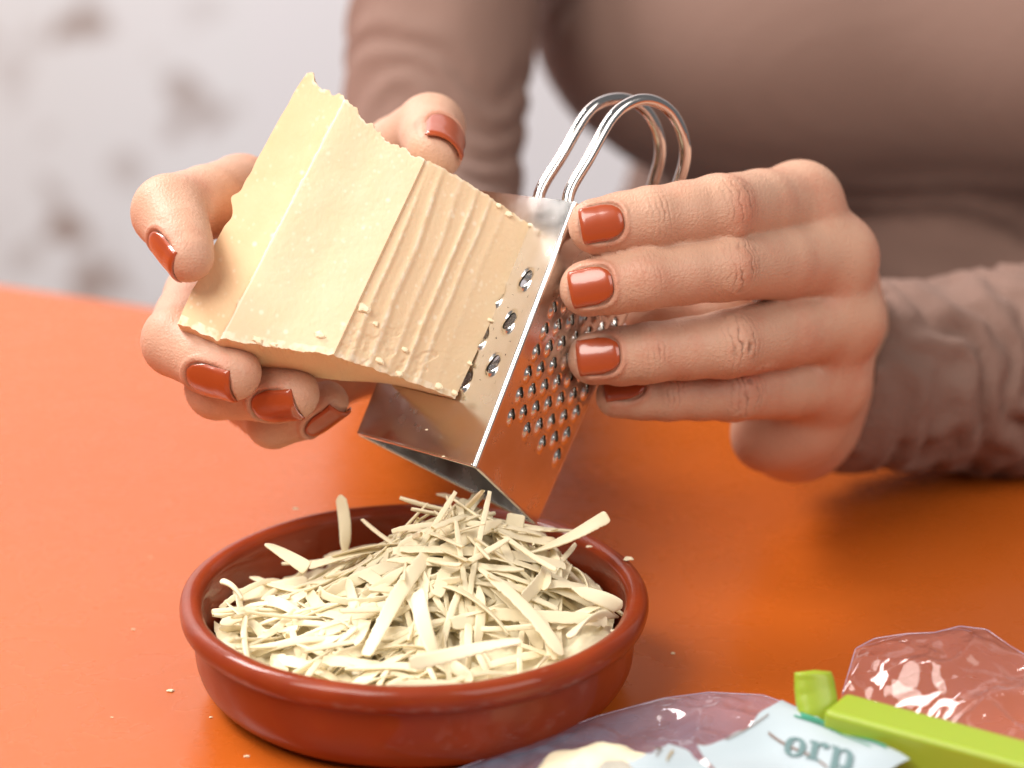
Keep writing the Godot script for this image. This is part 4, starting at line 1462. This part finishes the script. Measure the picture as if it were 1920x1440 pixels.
# ------------------------------------------------------------------ setting
func build_setting() -> void:
	# table top: its far edge runs askew
	var top := mat("orange_laminate", lin(0.47, 0.098, 0.010), 0.30, 0.45)
	top.heightmap_enabled = true
	top.heightmap_texture = noise_tex(noise(FastNoiseLite.TYPE_SIMPLEX, 0.05, 3, 91), 512)
	top.heightmap_scale = 0.0015
	top.uv1_triplanar = true
	top.uv1_scale = Vector3.ONE * 12.0
	var smn := noise(FastNoiseLite.TYPE_SIMPLEX_SMOOTH, 0.008, 4, 93)
	var smt := noise_tex(smn, 512)
	var smg := Gradient.new()
	smg.colors = PackedColorArray([Color(0.7, 0.7, 0.7), Color(1, 1, 1)])
	smt.color_ramp = smg
	top.roughness_texture = smt
	top.roughness = 0.33
	var e0 := Vector3(-0.1675, 0, -0.307)
	var dir := Vector3(0.0496, 0, 0.022).normalized()
	var near := Vector3(-dir.z, 0, dir.x)
	var c := e0 - dir * 0.55 + near * 0.0
	var o := put("table", rounded_bar(c + near * 0.95, dir, -near, 1.5, 0.95, 0.028, 0.003), top)
	tag(o, "smooth orange table top under the dish and the bag", "table", "", "structure")
	# pale wall with a soft brown print
	var img := Image.create(384, 500, false, Image.FORMAT_RGB8)
	img.fill(lin(0.74, 0.70, 0.705))
	var rng := RandomNumberGenerator.new()
	rng.seed = 5
	var bl := [[0.800, 0.507, 12.0, 0.77], [0.903, 0.578, 13.6, 0.55], [0.921, 0.585, 7.9, 0.42], [0.894, 0.564, 6.8, 0.34], [0.774, 0.676, 10.5, 0.85], [0.766, 0.652, 7.9, 0.42], [0.798, 0.715, 16.2, 0.72], [0.840, 0.629, 9.1, 0.38], [0.725, 0.558, 10.4, 0.26], [0.752, 0.520, 7.2, 0.26], [0.917, 0.504, 8.4, 0.21], [0.723, 0.697, 9.3, 0.38], [0.871, 0.541, 6.6, 0.17], [0.757, 0.599, 6.8, 0.21], [0.656, 0.537, 15.1, 0.59], [0.606, 0.620, 18.5, 0.68], [0.660, 0.671, 14.0, 0.59], [0.561, 0.537, 18.1, 0.68], [0.829, 0.447, 15.0, 0.59], [0.738, 0.415, 17.9, 0.59], [0.944, 0.435, 13.4, 0.51], [0.865, 0.758, 15.6, 0.51], [0.753, 0.803, 15.8, 0.59], [0.934, 0.671, 6.1, 0.17]]
	var wob := noise(FastNoiseLite.TYPE_SIMPLEX_SMOOTH, 0.05, 3, 92)
	for y in 500:
		for x in 384:
			var a := 0.0
			for b in bl:
				var q := Vector2(x - b[0] * 384.0, y - b[1] * 500.0)
				var rr: float = b[2] * (1.0 + 0.25 * sin(q.angle() * 3.0 + b[2]))
				a = maxf(a, b[3] * smoothstep(rr * 1.1, rr * 0.35, q.length() + wob.get_noise_2d(x * 1.0, y * 1.0) * rr * 0.9))
			if x < 3 or y < 3 or y > 496 or x > 380: a = 0.0
			if a > 0.0 or x > 250:
				var k := Color(0.74, 0.70, 0.705).lerp(Color(0.80, 0.775, 0.80), smoothstep(250.0, 380.0, x)).lerp(Color(0.30, 0.195, 0.155), a)
				img.set_pixel(x, y, k.linear_to_srgb())
	var wm := mat("printed_wall", Color.WHITE, 0.8, 0.3)
	wm.albedo_texture = ImageTexture.create_from_image(img)
	var wall := Mb.new()
	var wz := -1.15
	wall.quad(Vector3(-1.8, -1.1, wz), Vector3(1.6, -1.1, wz), Vector3(1.6, 1.3, wz), Vector3(-1.8, 1.3, wz))
	var u0 := (-1.8 + 0.75) / 0.613
	var u1 := (1.6 + 0.75) / 0.613
	wall.uv = PackedVector2Array([Vector2(u0, 1.75), Vector2(u1, 1.75), Vector2(u1, -1.25), Vector2(u0, -1.25)])
	wm.texture_repeat = false
	var w := put("wall", wall.mesh(), wm)
	tag(w, "pale wall with a blurred brown print behind the table and person", "wall", "", "structure")


func _ready() -> void:
	var cam := Camera3D.new()
	cam.name = "camera"
	cam.near = 0.02
	cam.far = 20.0
	cam.position = Vector3(0, 0.3066, 0.6323)
	cam.rotation_degrees = Vector3(-20, 0, 0)
	var ph := CameraAttributesPhysical.new()
	ph.frustum_focal_length = 94.33
	ph.exposure_aperture = 7.0
	ph.frustum_focus_distance = 0.695
	cam.attributes = ph
	add_child(cam)
	cam.fov = 14.5
	cam.current = true
	var we := WorldEnvironment.new()
	we.name = "world"
	var env := Environment.new()
	env.background_mode = Environment.BG_COLOR
	env.background_color = lin(0.15, 0.147, 0.15)
	env.tonemap_mode = Environment.TONE_MAPPER_LINEAR
	env.tonemap_exposure = 1.14
	env.sdfgi_enabled = true
	env.ssao_enabled = true
	env.ssil_enabled = true
	we.environment = env
	add_child(we)
	area("key_softbox", Vector3(-0.60, 1.12, 0.60), Vector3(-0.02, 0.06, -0.03), Vector2(0.75, 0.75), 1.68, Color(1.0, 0.965, 0.93))
	area("added_fill_light", Vector3(0.85, 0.95, 0.75), Vector3(0.05, 0.06, -0.08), Vector2(0.9, 0.9), 0.90, Color(1.0, 0.97, 0.94))  # unseen fill light, added to lift the right side
	area("added_wall_light", Vector3(-0.9, 1.2, -0.55), Vector3(-0.25, 0.1, -1.15), Vector2(0.6, 0.6), 3.2, Color(1, 0.975, 0.96))  # unseen light, added only to brighten the wall behind

	var shred := mat("grated_cheese", lin(0.965, 0.875, 0.635), 0.40, 0.35)
	shred.backlight_enabled = true
	shred.backlight = lin(0.32, 0.28, 0.20)
	mats.shred = shred
	build_setting()
	build_dish()
	build_cheese()
	build_grater()
	build_person()
	build_grated()
	build_bag()


func area(called: String, at: Vector3, to: Vector3, size: Vector2, energy: float, col: Color) -> void:
	var l := AreaLight3D.new()
	l.name = called
	l.area_size = size
	l.light_energy = energy
	l.light_color = col
	l.area_normalize_energy = true
	l.shadow_enabled = true
	l.position = at
	add_child(l)
	l.look_at_from_position(at, to, Vector3.UP)
